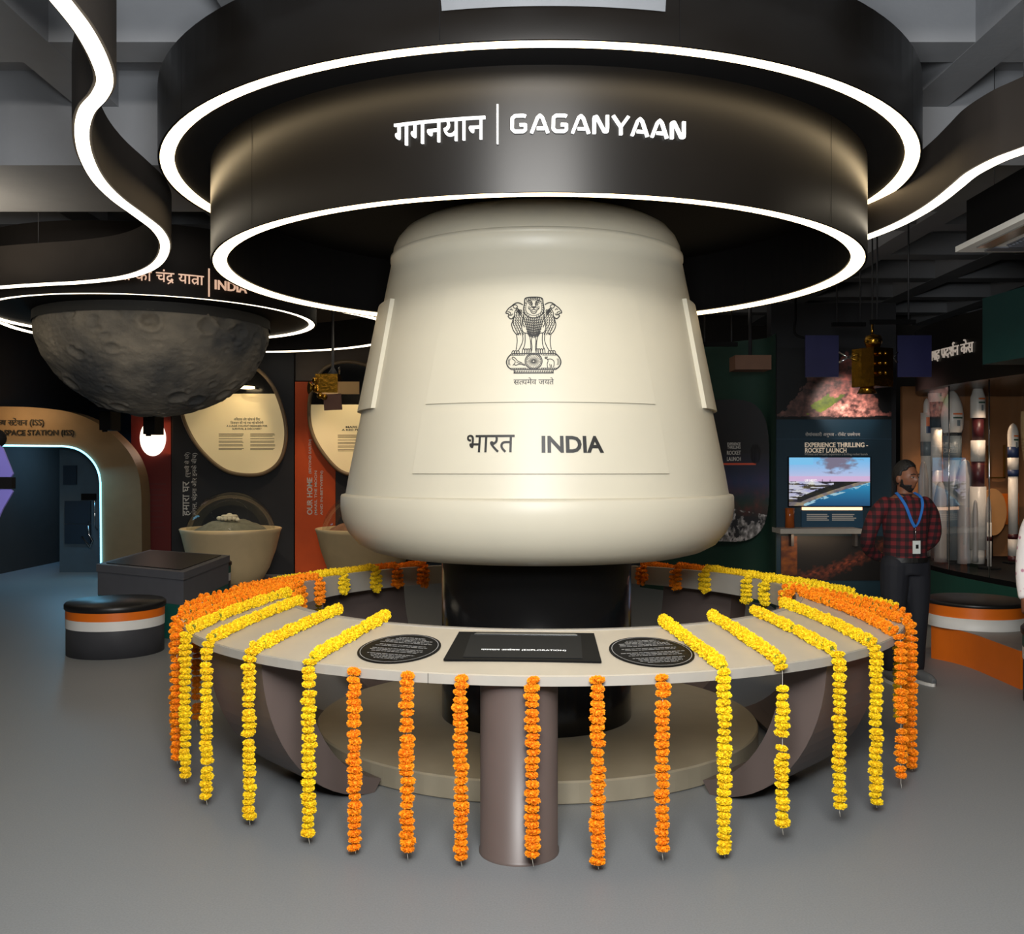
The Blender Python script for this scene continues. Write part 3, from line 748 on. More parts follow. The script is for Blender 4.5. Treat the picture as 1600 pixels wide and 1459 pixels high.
# ------------------------------------------------------------------ moon and its canopy
MX, MY, MZ, MR = -3.655, 10.0, 3.15, 1.6
mc = thing('moon_canopy', (MX, MY, SZ), 'round dark canopy with a light ring and Hindi lettering over the moon model', 'light fixture')
MB().lathe([(MR + 0.02, MZ - 0.003), (MR + 0.02, MZ + 0.62), (0.5, MZ + 0.62)], MX, MY, 96).build('drum', M_ribbon, mc)
MB().lathe([(MR + 0.02, MZ - 0.003), (MR, MZ - 0.003), (MR, MZ + 0.015), (MR - 0.06, MZ + 0.02), (0.001, MZ + 0.02)], MX, MY, 96, smooth=False).build('soffit', M_void, mc)
ring_prof(MB(), MR - 0.055, MR, MZ, MZ + 0.014, MX, MY).build('light_ring', M_led2, mc)
MB().tube([(MX, MY, MZ + 0.6), (MX, MY, SZ)], 0.04).build('hanging_rod', M_pipe, mc)
def th_m(px, rad):
    lo, hi = -1.4, 1.4
    for _ in range(50):
        mid = (lo + hi) / 2; p = pol(mid, rad, 0, MX, MY)
        if 800 + F * p.x / p.y < px: lo = mid
        else: hi = mid
    return (lo + hi) / 2
rm = MR + 0.02
a = th_m(318, rm); lay('hindi_lettering', text_geo(['भारत की चं', ('rd', 'द'), ' या', ('r', 'त'), 'ा'], 0.004), onwall(a, rm, MZ + 0.16, MX, MY), 0.01, M_letter2, mc, height=0.135, align='r', seg=0.08)
a = th_m(326, rm); lay('divider_bar', ([(0, 0), (.08, 0), (.08, 1), (0, 1)], [(0, 1, 2, 3)]), onwall(a, rm, MZ + 0.14, MX, MY), 0.01, M_letter2, mc, width=0.012, height=0.25)
a = th_m(335, rm); lay('english_lettering', text_geo("INDIA", 0.02), onwall(a, rm, MZ + 0.13, MX, MY), 0.01, M_letter2, mc, height=0.085, align='l', seg=0.08)
# farther, larger ring
rg = thing('ring_light', (-3.75, 12.1, SZ), 'large dark open ring with a thin light line, behind the moon canopy', 'light fixture')
def arc_prof(r0, r1, z0, z1):
    mb = MB(); pr = [(r0, z0), (r1, z0), (r1, z1), (r0, z1)]
    mb.lathe(pr, -3.75, 12.1, 96, R(48), R(312), smooth=False, close=True)
    for q in (48, 312): mb.face([pol(R(q), r, z, -3.75, 12.1) for r, z in pr])
    return mb
arc_prof(2.30, 2.40, 3.362, 3.75).build('fascia', M_ribbon, rg)
arc_prof(2.32, 2.38, 3.348, 3.362).build('light_strip', M_led2, rg)
for q in (70, 180, 290): MB().tube([pol(R(q), 2.35, 3.74, -3.75, 12.1), pol(R(q), 2.35, SZ, -3.75, 12.1)], 0.01, 6).build('hanging_wire', M_pipe, rg)
# moon: lower half of a cratered ball
craters = []
rn = random.Random(5)
for i in range(170):
    u = Vector((rn.gauss(0, 1), rn.gauss(0, 1), -abs(rn.gauss(0, 0.8)))).normalized(); craters.append((u, rn.choice([0.022, 0.026, 0.03, 0.035, 0.04, 0.05, 0.06, 0.09])))
def moon_r(u):
    h = 0.012 * nz(u.x * 3, u.y * 3, u.z * 3) + 0.005 * nz(u.x * 11, u.y * 11, u.z * 11)
    for cdir, cr in craters:
        d = (u - cdir).length / cr
        if d < 1.6:
            h += cr * (0.30 * (d * d - 1) if d < 1 else 0.15 * math.exp(-((d - 1) / 0.25) ** 2) * (1 if d > 1 else 0)) + (cr * 0.15 * math.exp(-((d - 1) / 0.25) ** 2) if d < 1 else 0)
    return 1 + h
BR = 1.13
mm = bpy.data.materials.new('lunar_rock'); mm.use_nodes = True; n = mm.node_tree.nodes; L = mm.node_tree.links
tc = n.new('ShaderNodeTexCoord'); n1 = n.new('ShaderNodeTexNoise'); n1.inputs['Scale'].default_value = 1.6; n1.inputs['Detail'].default_value = 8
cr_ = n.new('ShaderNodeValToRGB'); cr_.color_ramp.elements[0].position = 0.38; cr_.color_ramp.elements[0].color = srgb(66, 66, 66); cr_.color_ramp.elements[1].position = 0.66; cr_.color_ramp.elements[1].color = srgb(140, 130, 114)
L.new(tc.outputs['Object'], n1.inputs['Vector']); L.new(n1.outputs[0], cr_.inputs[0]); L.new(cr_.outputs[0], n['Principled BSDF'].inputs['Base Color'])
n['Principled BSDF'].inputs['Roughness'].default_value = 0.85
n2 = n.new('ShaderNodeTexNoise'); n2.inputs['Scale'].default_value = 25; L.new(tc.outputs['Object'], n2.inputs['Vector'])
bp = n.new('ShaderNodeBump'); bp.inputs['Strength'].default_value = 0.4; bp.inputs['Distance'].default_value = 0.02; L.new(n2.outputs[0], bp.inputs['Height']); L.new(bp.outputs[0], n['Principled BSDF'].inputs['Normal'])
mo = thing('moon_model', (MX, MY, MZ), 'dark cratered half-moon model hanging under the canopy at left', 'moon model')
mb = MB(); rows = []
for i in range(121):
    ph = -PI / 2 + PI / 2 * i / 120; row = []
    for j in range(300):
        q = 2 * PI * j / 300; u = Vector((math.cos(ph) * math.cos(q), math.cos(ph) * math.sin(q), math.sin(ph)))
        row.append(Vector((MX, MY, MZ - 0.06)) + Vector((u.x, u.y, u.z * 0.815)) * BR * moon_r(u) + Vector((math.cos(q), math.sin(q), 0)) * 1e-4)
    rows.append(row)
mb.grid(rows, closeu=True); mb.build('cratered_shell', mm, mo)
MB().lathe([(BR + 0.016, MZ - 0.075), (BR + 0.012, MZ + 0.019)], MX, MY, 96).build('mounting_ring', mat('moon_ring_grey', srgb(40, 39, 37), 0.8), mo)

# ------------------------------------------------------------------ left background
# arch
DW = 14.5
arch = thing('entrance_arch', at(60, 903, DW), 'beige arched entrance of the space station exhibit with a blue neon edge', 'archway')
outer = spline([(-260, 640), (-140, 634), (0, 635), (60, 637), (110, 644), (150, 660), (182, 684), (205, 712), (217, 742), (221, 775)], 6) + [Vector((222, 904))]
inner = [Vector((157, 904)), Vector((157, 760))] + spline([(157, 755), (154, 738), (146, 722), (132, 708), (116, 700), (98, 697)], 5) + [Vector((0, 696)), Vector((-250, 696)), Vector((-260, 904)), Vector((-290, 904)), Vector((-290, 690))]
loop = [at(v.x, v.y, DW) for v in outer] + [at(v.x, v.y, DW) for v in inner]
mb = MB(); mb.slab(loop, (0, 1, 0), 0.35); mb.build('arch_wall', M_beige, arch)
npath = [at(v.x, v.y, DW - 0.02) for v in [Vector((158, 903))] + inner[1:-5] + [Vector((0, 696)), Vector((-120, 696))]]
MB().tube(npath, 0.014, 8).build('neon_tube', M_neon, arch)
rows = [[at(v.x, v.y, DW) + Vector((-0.01, dy, -0.01 if v.y < 750 else 0)) for v in [Vector((157, 903))] + inner[1:-5] + [Vector((-240, 697))]] for dy in (0.0, 0.5)]
gm = MB(); gm.grid(rows); gm.build('reveal', mat('blue_grey_reveal', srgb(90, 120, 140), 0.5), arch)
lay('hindi_sign', text_geo(['अंतर', 'ि', ('h', 'क'), 'ष ', ('h', 'स'), 'टेशन (ISS)'], 0.006), flat(at(69, 660, DW)), 0.02, M_ink, arch, height=0.14, align='r')
lay('english_sign', text_geo('INTERNATIONAL SPACE STATION (ISS)', 0.012), flat(at(116, 677, DW)), 0.02, M_ink, arch, height=0.105, align='r')
lamp('sign_light', 'AREA', at(40, 655, DW) + Vector((0, -0.5, 0.1)), at(40, 668, DW), 4.5, (1.0, 0.62, 0.28), 0.9, 0.2)
lamp('arch_light', 'SPOT', at(190, 560, DW - 1.6), at(195, 760, DW), 9, WARM, 0.1, spot=70)
# space behind the arch
M_dblue = mat('blue_black_module_wall', srgb(20, 40, 56), 0.5, var=0.08)
struct(MB().box(at(20, 800, 18.3) + Vector((-1.2, 0, 0.2)), (7.5, 0.1, 3.6)).build('wall_module', M_dblue))
mod = thing('module_rack', at(135, 903, 15.6), 'blue-lit equipment rack with handrails just inside the arch', 'equipment rack')
MB().box(at(150, 790, 15.7) + Vector((0.05, 0, -0.2)), (0.9, 0.8, 2.2)).build('rack_body', mat('rack_grey', srgb(70, 88, 100), 0.5), mod)
for (x, y, ww, hh) in ((110, 742, 0.2, 0.3), (139, 776, 0.22, 0.1), (122, 800, 0.4, 0.35), (122, 834, 0.4, 0.3)):
    MB().box(at(x, y, 15.28), (ww, 0.06, hh)).build('locker_panel', M_dblue if y != 776 else M_void, mod)
MB().tube([at(151, 779, 15.2), at(148, 783, 15.15), at(148, 822, 15.15), at(152, 828, 15.2)], 0.012, 8).build('handrail', M_chrome, mod)
MB().tube([at(140, 815, 15.2), at(138, 822, 15.1), at(139, 835, 15.1), at(145, 845, 15.1), at(141, 855, 15.1), at(128, 838, 15.1)], 0.014, 8).build('folding_arm', M_chrome, mod)
lamp('module_light', 'AREA', (-7.0, 15.9, 2.3), (-6.9, 15.9, 0), 24, (0.25, 0.6, 1.0), 0.6)
lamp('neon_light', 'AREA', at(120, 720, 14.2), at(110, 920, 13.4), 11, (0.2, 0.65, 1.0), 0.3, 1.0)

# display wall of coloured boards behind the planters
DB = 15.0
def board(name, x0, x1, m, label, y0=540, y1=908, d=DB, th=0.12, cat='wall panel'):
    a = at(x0, y0, d); b = at(x1, y1, d)
    o = MB().box(((a.x + b.x) / 2, d + th / 2, (a.z + 0.0) / 2), (b.x - a.x, th, a.z)).build(name, m); return o
rp = thing('red_board', at(243, 908, DB), 'tall deep red wall board with a glowing white oval', 'wall panel')
o = MB().box(((at(205, 0, DB).x + at(267, 0, DB).x) / 2, DB + 0.06, 1.35), (at(267, 0, DB).x - at(205, 0, DB).x, 0.12, 2.7)).build('board', M_red, rp)
el = [at(239.5, 684.5, DB) + Vector((0.197 * math.cos(2 * PI * i / 40), -0.03, 0.275 * math.sin(2 * PI * i / 40))) for i in range(40)]
MB().slab(el, (0, 1, 0), 0.03).build('glowing_oval', mat('glowing_white_acrylic', (1, 1, 1, 1), 0.4, var=0, emit=1.35, ecol=srgb(255, 240, 228)), rp)
lay('printed_text', lines_geo(-0.12, 0.5, 9, 0.24, 0.065, 0.02, 0.3), flat(at(245, 790, DB)), 0, mat('dull_red_print', srgb(90, 30, 30), 0.6), rp, width=0.3)
lamp('oval_glow', 'AREA', at(240, 684, DB - 0.10), at(240, 684, DB), 0.9, (1.0, 0.35, 0.12), 0.5)
kb = thing('black_board', at(365, 908, DB), 'tall black wall board with vertical white Hindi lettering', 'wall panel')
MB().box(((at(268, 0, DB).x + at(459, 0, DB).x) / 2, DB + 0.06, 1.8), (at(459, 0, DB).x - at(268, 0, DB).x, 0.12, 3.6)).build('board', M_nearblk, kb)
def vflat(px, py, d): return flat(at(px, py, d), right=(0, 0, 1), up=(-1, 0, 0))
M_dimtxt = mat('grey_white_print', srgb(185, 180, 172), 0.6, var=0, emit=0.06)
lay('hindi_title', text_geo('हमारा घर', 0.008), vflat(292, 779, DB), 0, M_dimtxt, kb, width=0.53)
lay('hindi_subtitle', text_geo(['(प', 'ृथ', ('h', 'व'), 'ी से परे)'], 0), vflat(293, 726, DB), 0, M_dimtxt, kb, width=0.38)
lay('hindi_subtitle', text_geo(['मंगल, चं', ('rd', 'द'), 'मा और इनके बीच)'], 0), vflat(304, 756, DB), 0, M_dimtxt, kb, width=0.95)
ob = thing('orange_board', at(490, 908, DB), 'tall orange wall board with vertical English lettering', 'wall panel')
MB().box(((at(461, 0, DB).x + at(524, 0, DB).x) / 2, DB + 0.06, 1.48), (at(524, 0, DB).x - at(461, 0, DB).x, 0.12, 2.96)).build('board', M_orange, ob)
lay('english_title', text_geo('OUR HOME', 0.02), vflat(484, 775, DB), 0, M_dimtxt, ob, width=0.57, height=0.085)
lay('english_subtitle', text_geo('(BEYOND EARTH)', 0.01), vflat(485, 713, DB), 0, M_dimtxt, ob, width=0.53, height=0.05)
lay('english_subtitle', text_geo('(MARS, THE MOON', 0.01), vflat(494, 770, DB), 0, M_dimtxt, ob, width=0.68, height=0.05)
lay('english_subtitle', text_geo('AND IN-BETWEEN)', 0.01), vflat(503, 770, DB), 0, M_dimtxt, ob, width=0.68, height=0.05)
o = MB().box(((at(524, 0, DB).x + at(660, 0, DB).x) / 2, DB + 0.06, 1.48), (at(660, 0, DB).x - at(524, 0, DB).x - 0.01, 0.12, 2.96)).build('charcoal_board', M_nearblk)
tag(o, 'charcoal wall board right of the orange board, behind the capsule', 'wall panel')
lamp('board_light', 'SPOT', (-2.7, 13.2, 3.5), at(495, 830, DB), 80, (1.0, 0.72, 0.5), 0.1, spot=50)

def egg(px_pts, split, label, txt, seed, hx, hy):
    C = spline(px_pts, 6, True); d = DB - 0.16
    g = thing('egg_panel', at(sum(v.x for v in C) / len(C), max(v.y for v in C), DB), label, 'information panel', 'egg-shaped information panels on the display wall')
    P = [at(v.x, v.y, d) for v in C]
    MB().slab([at(v.x, v.y, d + 0.012) for v in C], (0, 1, 0), 0.14).build('backing', M_rim, g)
    MB().tube(P + [P[0], P[1]], 0.028, 8, cap=False).build('rim', M_rim, g)
    lowp = [v for v in C if v.y >= split]; upp = [v for v in C if v.y < split]
    # keep ring order around the cut
    def cut(pts, keep):
        out = []; n = len(pts)
        for i in range(n):
            a, b = pts[i], pts[(i + 1) % n]
            if keep(a): out.append(a)
            if keep(a) != keep(b):
                t = (split - a.y) / (b.y - a.y); out.append(a.lerp(b, t))
        return out
    MB().slab([at(v.x, v.y, d) for v in cut(C, lambda v: v.y >= split)], (0, 1, 0), 0.01).build('printed_sheet', M_ivory, g)
    MB().slab([at(v.x, v.y, d) for v in cut(C, lambda v: v.y < split)], (0, 1, 0), 0.008).build('dark_glass', M_pitch, g)
    for (s, px, py, wd_, hh, bb) in txt:
        lay('heading', text_geo(s, bb), flat(at(px, py, d)), 0, M_ink, g, width=wd_, height=hh)
    G2 = []
    for k, (x, y) in enumerate(((-0.44, 0.0), (0.06, 0.0))):
        yy = y
        for q in range(5):
            nl = (3, 1, 2, 2, 2)[q]
            G2.append(lines_geo(x, yy, nl, 0.40, 0.019, 0.008, 0.12)); yy -= nl * 0.019 + 0.02
    lay('printed_text', merge(*G2), flat(at(hx, hy, d)), 0, mat('brown_grey_print', srgb(120, 108, 86), 0.7, var=0), g, width=0.86)
    return g
egg([(284, 640), (292, 600), (318, 570), (355, 560), (395, 572), (424, 600), (441, 640), (447, 680), (438, 718), (415, 738), (385, 742), (352, 735), (322, 712), (298, 680)], 615,
    'cream egg-shaped text panel above the planter with grey lunar ground', [(['अ', 'ि', ('h', 'स'), 'त', ('h', 'त'), 'व और खोज के ', 'ि', 'लए'], 386, 655, 0.40, 0.055, 0.004), (['ि', 'डज़ाइन की गई एक नई कॉलोनी'], 386, 660.5, 0.5, 0.055, 0.004), ('A LUNAR COLONY DESIGNED FOR', 386, 665.5, 0.62, 0.030, 0.02), ('SURVIVAL & DISCOVERY', 386, 669.8, 0.45, 0.030, 0.02)], 1, 386, 690)
egg([(483, 650), (486, 612), (500, 582), (525, 567), (556, 566), (590, 580), (614, 615), (622, 660), (612, 702), (590, 730), (560, 742), (532, 736), (508, 712), (490, 682)], 632,
    'cream egg-shaped text panel above the orange board, half hidden by the capsule', [('MARS COLONY', 566, 667, 0.50, 0.03, 0.02), ('A RED PLANET HOME', 566, 671.5, 0.62, 0.03, 0.02)], 2, 572, 692)
lg = thing('ring_downlight', at(389, 608, 14.75), 'small white ring lamp in the dark top of the lunar egg panel', 'lamp')
q = at(389, 608, 14.75); MB().lathe([(0.07, q.z), (0.115, q.z), (0.115, q.z + 0.03), (0.07, q.z + 0.03)], q.x, q.y - 0.12, 32, close=True).build('light_ring', M_led, lg)
MB().tube([(q.x + 0.09, q.y - 0.12, q.z + 0.02), (q.x + 0.09, q.y + 0.2, q.z + 0.02)], 0.012, 6).build('bracket', M_pipe, lg)
for px in (366, 545): lamp('egg_light', 'SPOT', at(px, 575, DB - 1.0), at(px, 690, DB), 26, (1.0, 0.80, 0.50), 0.08, spot=62)

# planters with domes
def planter(px, label, ground, hub, lab2):
    x = (px - 800) / F * 14.05; y = 14.05
    g = thing('dome_planter', (x, y, 0), label, 'display case', 'domed display planters')
    MB().lathe([(0.40, 0), (0.44, 0.02), (0.54, 0.2), (0.63, 0.45), (0.69, 0.70), (0.715, 0.765), (0.70, 0.775), (0.655, 0.76), (0.62, 0.68), (0.001, 0.68)], x, y, 64).build('pot', M_pot, g)
    rows = []
    for i in range(15):
        r = 0.60 * i / 14; rows.append([pol(2 * PI * j / 48, max(r, 1e-4), 0.685 + 0.22 * (1 - (r / 0.6) ** 2) + 0.018 * nz(r * 9 * math.cos(j * .13) + px, r * 9 * math.sin(j * .13)), x, y) for j in range(48)])
    gm = MB(); gm.grid(rows, closeu=True); gm.build('terrain', ground, g)
    rr = 0.615; zc = 0.72
    MB().lathe([(rr * math.cos(PI / 2 * i / 18), zc + 0.575 * math.sin(PI / 2 * i / 18)) for i in range(19)], x, y, 64).build('glass_dome', M_dome, g)
    return x, y, g
x, y, g = planter(361, 'cream round planter with a clear dome over a grey lunar landscape', mat('lunar_ground', srgb(126, 122, 104), 0.9, var=0.2, scale=9, bump=0.5), True, '')
M_hab = mat('habitat_white', srgb(225, 212, 184), 0.5)
hb = MB(); zz = 0.93
for k in range(10):
    a = 2 * PI * k / 10; hb.ball((x + 0.02 + 0.10 * math.cos(a), y - 0.15 + 0.10 * math.sin(a), zz - 0.01), (0.035, 0.035, 0.03), 10, 6)
hb.lathe([(0.10, zz), (0.12, zz + 0.02), (0.10, zz + 0.04), (0.08, zz + 0.02)], x + 0.02, y - 0.15, 32, close=True)
hb.ball((x + 0.02, y - 0.15, zz + 0.02), (0.05, 0.05, 0.045)); hb.ball((x - 0.13, y - 0.13, zz - 0.01), (0.04, 0.03, 0.03)); hb.ball((x + 0.15, y - 0.2, zz - 0.03), (0.035, 0.03, 0.025))
hb.build('habitat', M_hab, g)
lamp('dome_light', 'SPOT', (x + 0.1, y - 1.3, 3.0), (x, y - 0.1, 0.7), 90, (1.0, 0.85, 0.6), 0.06, spot=45)
x, y, g = planter(571, 'cream round planter with a clear dome over pinkish ground, half hidden by the capsule', mat('martian_ground', srgb(160, 112, 84), 0.9, var=0.2, scale=9, bump=0.5), False, '')
lamp('dome_light', 'SPOT', (x - 0.3, y - 1.3, 3.0), (x - 0.2, y - 0.1, 0.7), 70, (1.0, 0.85, 0.6), 0.06, spot=45)

# projectors under the moon
for px, py, d, lab in ((172, 658, 11.6, 'black ceiling projector below the left side of the moon model'), (240, 664, 11.3, 'black ceiling projector in front of the glowing red oval')):
    p = at(px, py, d); g = thing('projector', (p.x, p.y, p.z + 0.12), lab, 'projector', 'ceiling projectors behind the moon')
    MB().box(p, (0.13, 0.30, 0.22)).build('housing', M_void, g)
    MB().lathe([(0.03, p.z - 0.13), (0.03, p.z - 0.10), (0.001, p.z - 0.10)], p.x - 0.03, p.y - 0.08, 16).build('lens', M_pitch, g)
    MB().tube([(p.x, p.y, p.z + 0.1), (p.x, p.y, SZ)], 0.012, 6).build('hanging_rod', M_pipe, g)

# gold satellite in front of the second egg panel
p = at(513, 600, 11.0)
g = thing('satellite_model', p + Vector((0, 0, 0.11)), 'small gold satellite model hanging beside the capsule on the left', 'satellite model')
MB().box(p, (0.25, 0.22, 0.21)).build('bus', M_brass, g)
MB().box(at(545, 606, 10.95), (0.235, 0.02, 0.14)).build('side_panel', mat('tan_foil_panel', srgb(180, 140, 86), 0.4, metal=0.4), g)
MB().box(at(520, 628, 10.93), (0.20, 0.02, 0.18), rot=Matrix.Rotation(R(-3), 3, 'Y')).build('lower_panel', mat('brown_foil_panel', srgb(98, 62, 44), 0.4, metal=0.3), g)
q = at(497, 606, 10.9)
MB().tube([q, q + Vector((-0.05, 0, 0)), q + Vector((-0.06, 0, 0)), q + Vector((-0.1, -0.02, 0.0))], [0.04, 0.05, 0.03, 0.07], 16).build('thruster_nozzle', M_brass, g)
for k, (a, b) in enumerate(((500, 618), (507, 620), (492, 594))): MB().ball(at(a, b, 10.85), 0.035, 12, 8).build('foil_tank', M_brass, g)
MB().tube([at(530, 585, 11), at(530, 575, 11), at(531, 575, 11)], [0.012, 0.012, 0.02], 8).build('antenna', M_chrome, g)
MB().tube([at(520, 586, 11), at(520, 578, 11), at(520, 574, 11), (p.x + 0.05, 11, SZ)], [0.07, 0.03, 0.015, 0.015], 10).build('hanging_rod', M_pipe, g)

# grey showcase table, stools
A = [(-3.10, 9.22), (-4.26, 10.0), (-4.36, 11.75), (-3.18, 11.0)]
g = thing('display_cabinet', (-3.7, 10.4, 0), 'slate grey display cabinet with glass top and teal base under the moon', 'display cabinet')
def inset(poly, k):
    cx = sum(p[0] for p in poly) / len(poly); cy = sum(p[1] for p in poly) / len(poly); return [(cx + (x - cx) * k, cy + (y - cy) * k) for x, y in poly]
MB().prism(inset(A, 0.98), 0.34, 0.58).build('body', M_slate, g); MB().prism(inset(A, 0.975), 0.0, 0.34).build('base', M_teal, g)
MB().prism(A, 0.58, 0.655).build('lid_frame', M_slate, g); MB().prism(inset(A, 0.86), 0.6555, 0.663).build('glass_top', M_screen, g)
def stool(x, y, rad, h, bands, label, grp, nameb='band'):
    g = thing('round_stool', (x, y, 0), label, 'stool', grp); z = h - 0.06
    MB().lathe([(rad - 0.01, z), (rad, z + 0.01), (rad, h - 0.015), (rad - 0.015, h), (0.001, h)], x, y, 64).build('seat_pad', M_vinyl, g)
    for nm, m_, hh in bands:
        MB().lathe([(rad - 0.012, z), (rad - 0.012, z - hh)], x, y, 64).build(nm, m_, g); z -= hh
    MB().lathe([(rad - 0.016, z), (rad - 0.016, 0.0), (0.001, 0.0)], x, y, 64).build('base', M_slate if False else mat('charcoal_laminate', srgb(62, 62, 66), 0.5), g)
    return g
stool((181 - 800) / F * 8.75, 8.75, 0.427, 0.455, (('orange_band', M_orangelam, 0.072), ('white_band', M_white, 0.082)), 'round stool with black seat, orange and white bands, left of the ring table', None)
stool(-3.95, 12.75, 0.28, 0.42, (('green_band', M_teal, 0.09), ('white_band', M_white, 0.10)), 'round stool with green and white bands behind the grey display cabinet', None)
stool(4.0, 6.75, 0.43, 0.53, (('green_band', M_teal, 0.085), ('white_band', M_white, 0.085)), 'round stool with green and white bands at the right edge, before the orange bench', None)

# violet solar panels of a model that juts in at the left
p = at(-14, 742, 6.0)
g = thing('satellite_model', p + Vector((0, 0, 0.4)), 'satellite model with violet solar panels jutting in at the left edge', 'satellite model')
MB().slab([at(-30, 700, 6), at(-4, 694, 6), at(4, 700, 6), at(20, 740, 6), at(17, 745, 6), at(-30, 745, 6)], (0, 1, 0), 0.015).build('solar_panel', M_violet, g)
MB().slab([at(-30, 764, 6), at(17, 764, 6), at(20, 768, 6), at(4, 795, 6), at(-8, 822, 6), at(-30, 826, 6)], (0, 1, 0), 0.015).build('solar_panel', M_violet, g)
MB().box(at(-18, 754.5, 6) + Vector((0, 0.01, 0)), (0.30, 0.05, 0.07)).build('joint', M_void, g)
MB().ball(at(-6, 685, 6.1), 0.06).build('thruster', M_void, g)
MB().tube([at(-18, 754, 6.05), at(-18, 560, 6.05), ((-18 - 800) / F * 6.05, 6.05, SZ)], 0.012, 6).build('hanging_rod', M_pipe, g)

# ------------------------------------------------------------------ right background: launch wall
DR = 11.6
def gx(px, d): return (px - 800) / F * d
struct(MB().prism([(gx(1205, DR), DR), (gx(1400, DR), DR), (gx(1400, DR), DR + 0.2), (gx(1205, DR), DR + 0.2)], 0, 3.6).build('wall_launch', M_nearblk))
gw = MB(); C = spline([(gx(1000, 13.4), 13.4), (gx(1090, 12.6), 12.6), (gx(1150, 12.05), 12.05), (gx(1196, 11.75), 11.75), (gx(1212, 11.3), 11.3)], 6)
gw.grid([[Vector((v.x, v.y, z)) for v in C] for z in (0, 3.2)]); gw.grid([[Vector((v.x + 0.05, v.y + 0.16, z)) for v in C] for z in (0, 3.2)])
a, b = C[-1], C[-1] + Vector((0.05, 0.16)); gw.face([Vector((a.x, a.y, 0)), Vector((b.x, b.y, 0)), Vector((b.x, b.y, 3.2)), Vector((a.x, a.y, 3.2))])
struct(gw.build('wall_green', M_green))
lamp('green_wall_light', 'SPOT', at(1185, 560, 10.9), at(1204, 690, 11.4), 14, (0.7, 1.0, 0.75), 0.05, spot=40)
def poster_fn(u, v):
    n_ = nz(u * 6, v * 6, 3)
    base = (16 + 4 * n_, 17, 24)
    if v < 0.62 and v > 0.18:
        k = max(0, 1 - abs(v - 0.42) / 0.22); base = (18 + 26 * k + 20 * n_ * k, 20 + 30 * k, 30 + 56 * k)
        k2 = max(0, 1 - abs(v - 0.27) / 0.14); base = (base[0] + 60 * k2 * max(0, .6 + n_), base[1] + 16 * k2, base[2] - 8 * k2)
    if v < 0.24 - 0.1 * (u - 0.5) and nz(u * 9 + 4, v * 9) + (0.2 - v) * 2.0 > -0.05:
        s = 120 + 110 * nz(u * 22, v * 22, 9); base = (s, s * 0.97, s * 0.96)
    if abs(v - 0.545) < 0.006 and 0.25 < u < 0.85: base = (225, 90, 60)
    return base
pm = flat(at(1135, 735, 11.85), right=Vector((0.86, -0.48, 0)).normalized(), nrm=Vector((-0.48, -0.86, 0)).normalized(), off=0.02)
po = thing('launch_poster', at(1135, 850, 11.85), 'dark rounded rocket launch poster on the green wall right of the capsule', 'poster')
PWd, PHt = 1.05, 1.72
picture('print', pm, PWd, PHt, 150, 240, poster_fn, vmat('poster_print'), po, mask=lambda u, v: (abs(u - .5) / .5) ** 3 + (abs(v - .5) / .5) ** 4 < 1)
for s, (u, v), wd_ in (('EXPERIENCE', (0.10, 0.32), 0.16), ('THRILLING', (0.10, 0.28), 0.16), ('ROCKET', (0.10, 0.215), 0.17), ('LAUNCH', (0.10, 0.14), 0.17)):
    lay('poster_title', text_geo(s, 0.02), lambda a, b, c, u=u, v=v: pm(a + u, b + v, c + 0.004), 0.002, M_dimtxt, po, width=wd_, height=0.035 if s[0] in 'ET' else 0.05)
lay('planet_disc', ([(0.5 + 0.5 * math.cos(2 * PI * i / 24), 0.5 + 0.5 * math.sin(2 * PI * i / 24)) for i in range(24)], [tuple(range(24))]), lambda a, b, c: pm(a + 0.36, b + 0.2, c + 0.004), 0, mat('planet_print', srgb(64, 62, 62), 0.6), po, width=0.13, height=0.24)
def mural_fn(u, v):
    n1_ = nz(u * 3.2 + 5, v * 2.4, 1); n2_ = nz(u * 11, v * 9, 4); n3_ = nz(u * 30, v * 24, 7)
    edge = 0.62 * max(0, min(1, (u - 0.06) / 0.22)) * max(0, min(1, (0.92 - u) / 0.12)) + 0.30 * math.exp(-((u - 0.62) / 0.10) ** 2) + 0.22 * n1_ + 0.10 * n2_
    if v > 0.06 + edge or v < 0.05 + 0.02 * n2_: return (9, 9, 10)
    k = math.exp(-((u - 0.64) / 0.22) ** 2 - ((v - 0.12) / 0.22) ** 2)
    t = 0.55 + 0.9 * n2_ + 0.6 * n3_
    r, g_, b_ = 74 + 40 * t, 56 + 24 * t, 52 + 20 * t
    if u > 0.35: q = min(1, (u - 0.35) * 4); r, g_, b_ = r + 24 * q * t, g_ - 2 * q, b_ - 2 * q
    r += 140 * k * (0.35 + t); g_ += 118 * k * (0.2 + t); b_ += 104 * k * (0.2 + t)
    if math.hypot((u - 0.42 + 0.1 * n2_) / 0.13, (v - 0.24 - (u - 0.42) * 0.6 + 0.06 * n2_) / 0.085) < 1: r, g_, b_ = 104 + 40 * n2_, 118 + 40 * n2_, 44
    return (r, g_, b_)
mu = thing('launch_mural', at(1303, 652, DR), 'dark mural of a rocket launch fireball above the television', 'mural')
picture('print', flat(at(1303, 600, DR)), 1.36, 0.86, 150, 100, mural_fn, vmat('mural_print', 0.0), mu)
lamp('mural_light', 'SPOT', at(1325, 560, DR - 0.9), at(1318, 640, DR), 55, (1.0, 0.9, 0.85), 0.05, spot=48)
tp = thing('launch_board', at(1302, 905, DR - 0.12), 'dark blue exhibit board with EXPERIENCE THRILLING ROCKET LAUNCH lettering around the television', 'exhibit board')
DT = DR - 0.14
A0 = at(1213, 656, DT); B0 = at(1393, 880, DT)
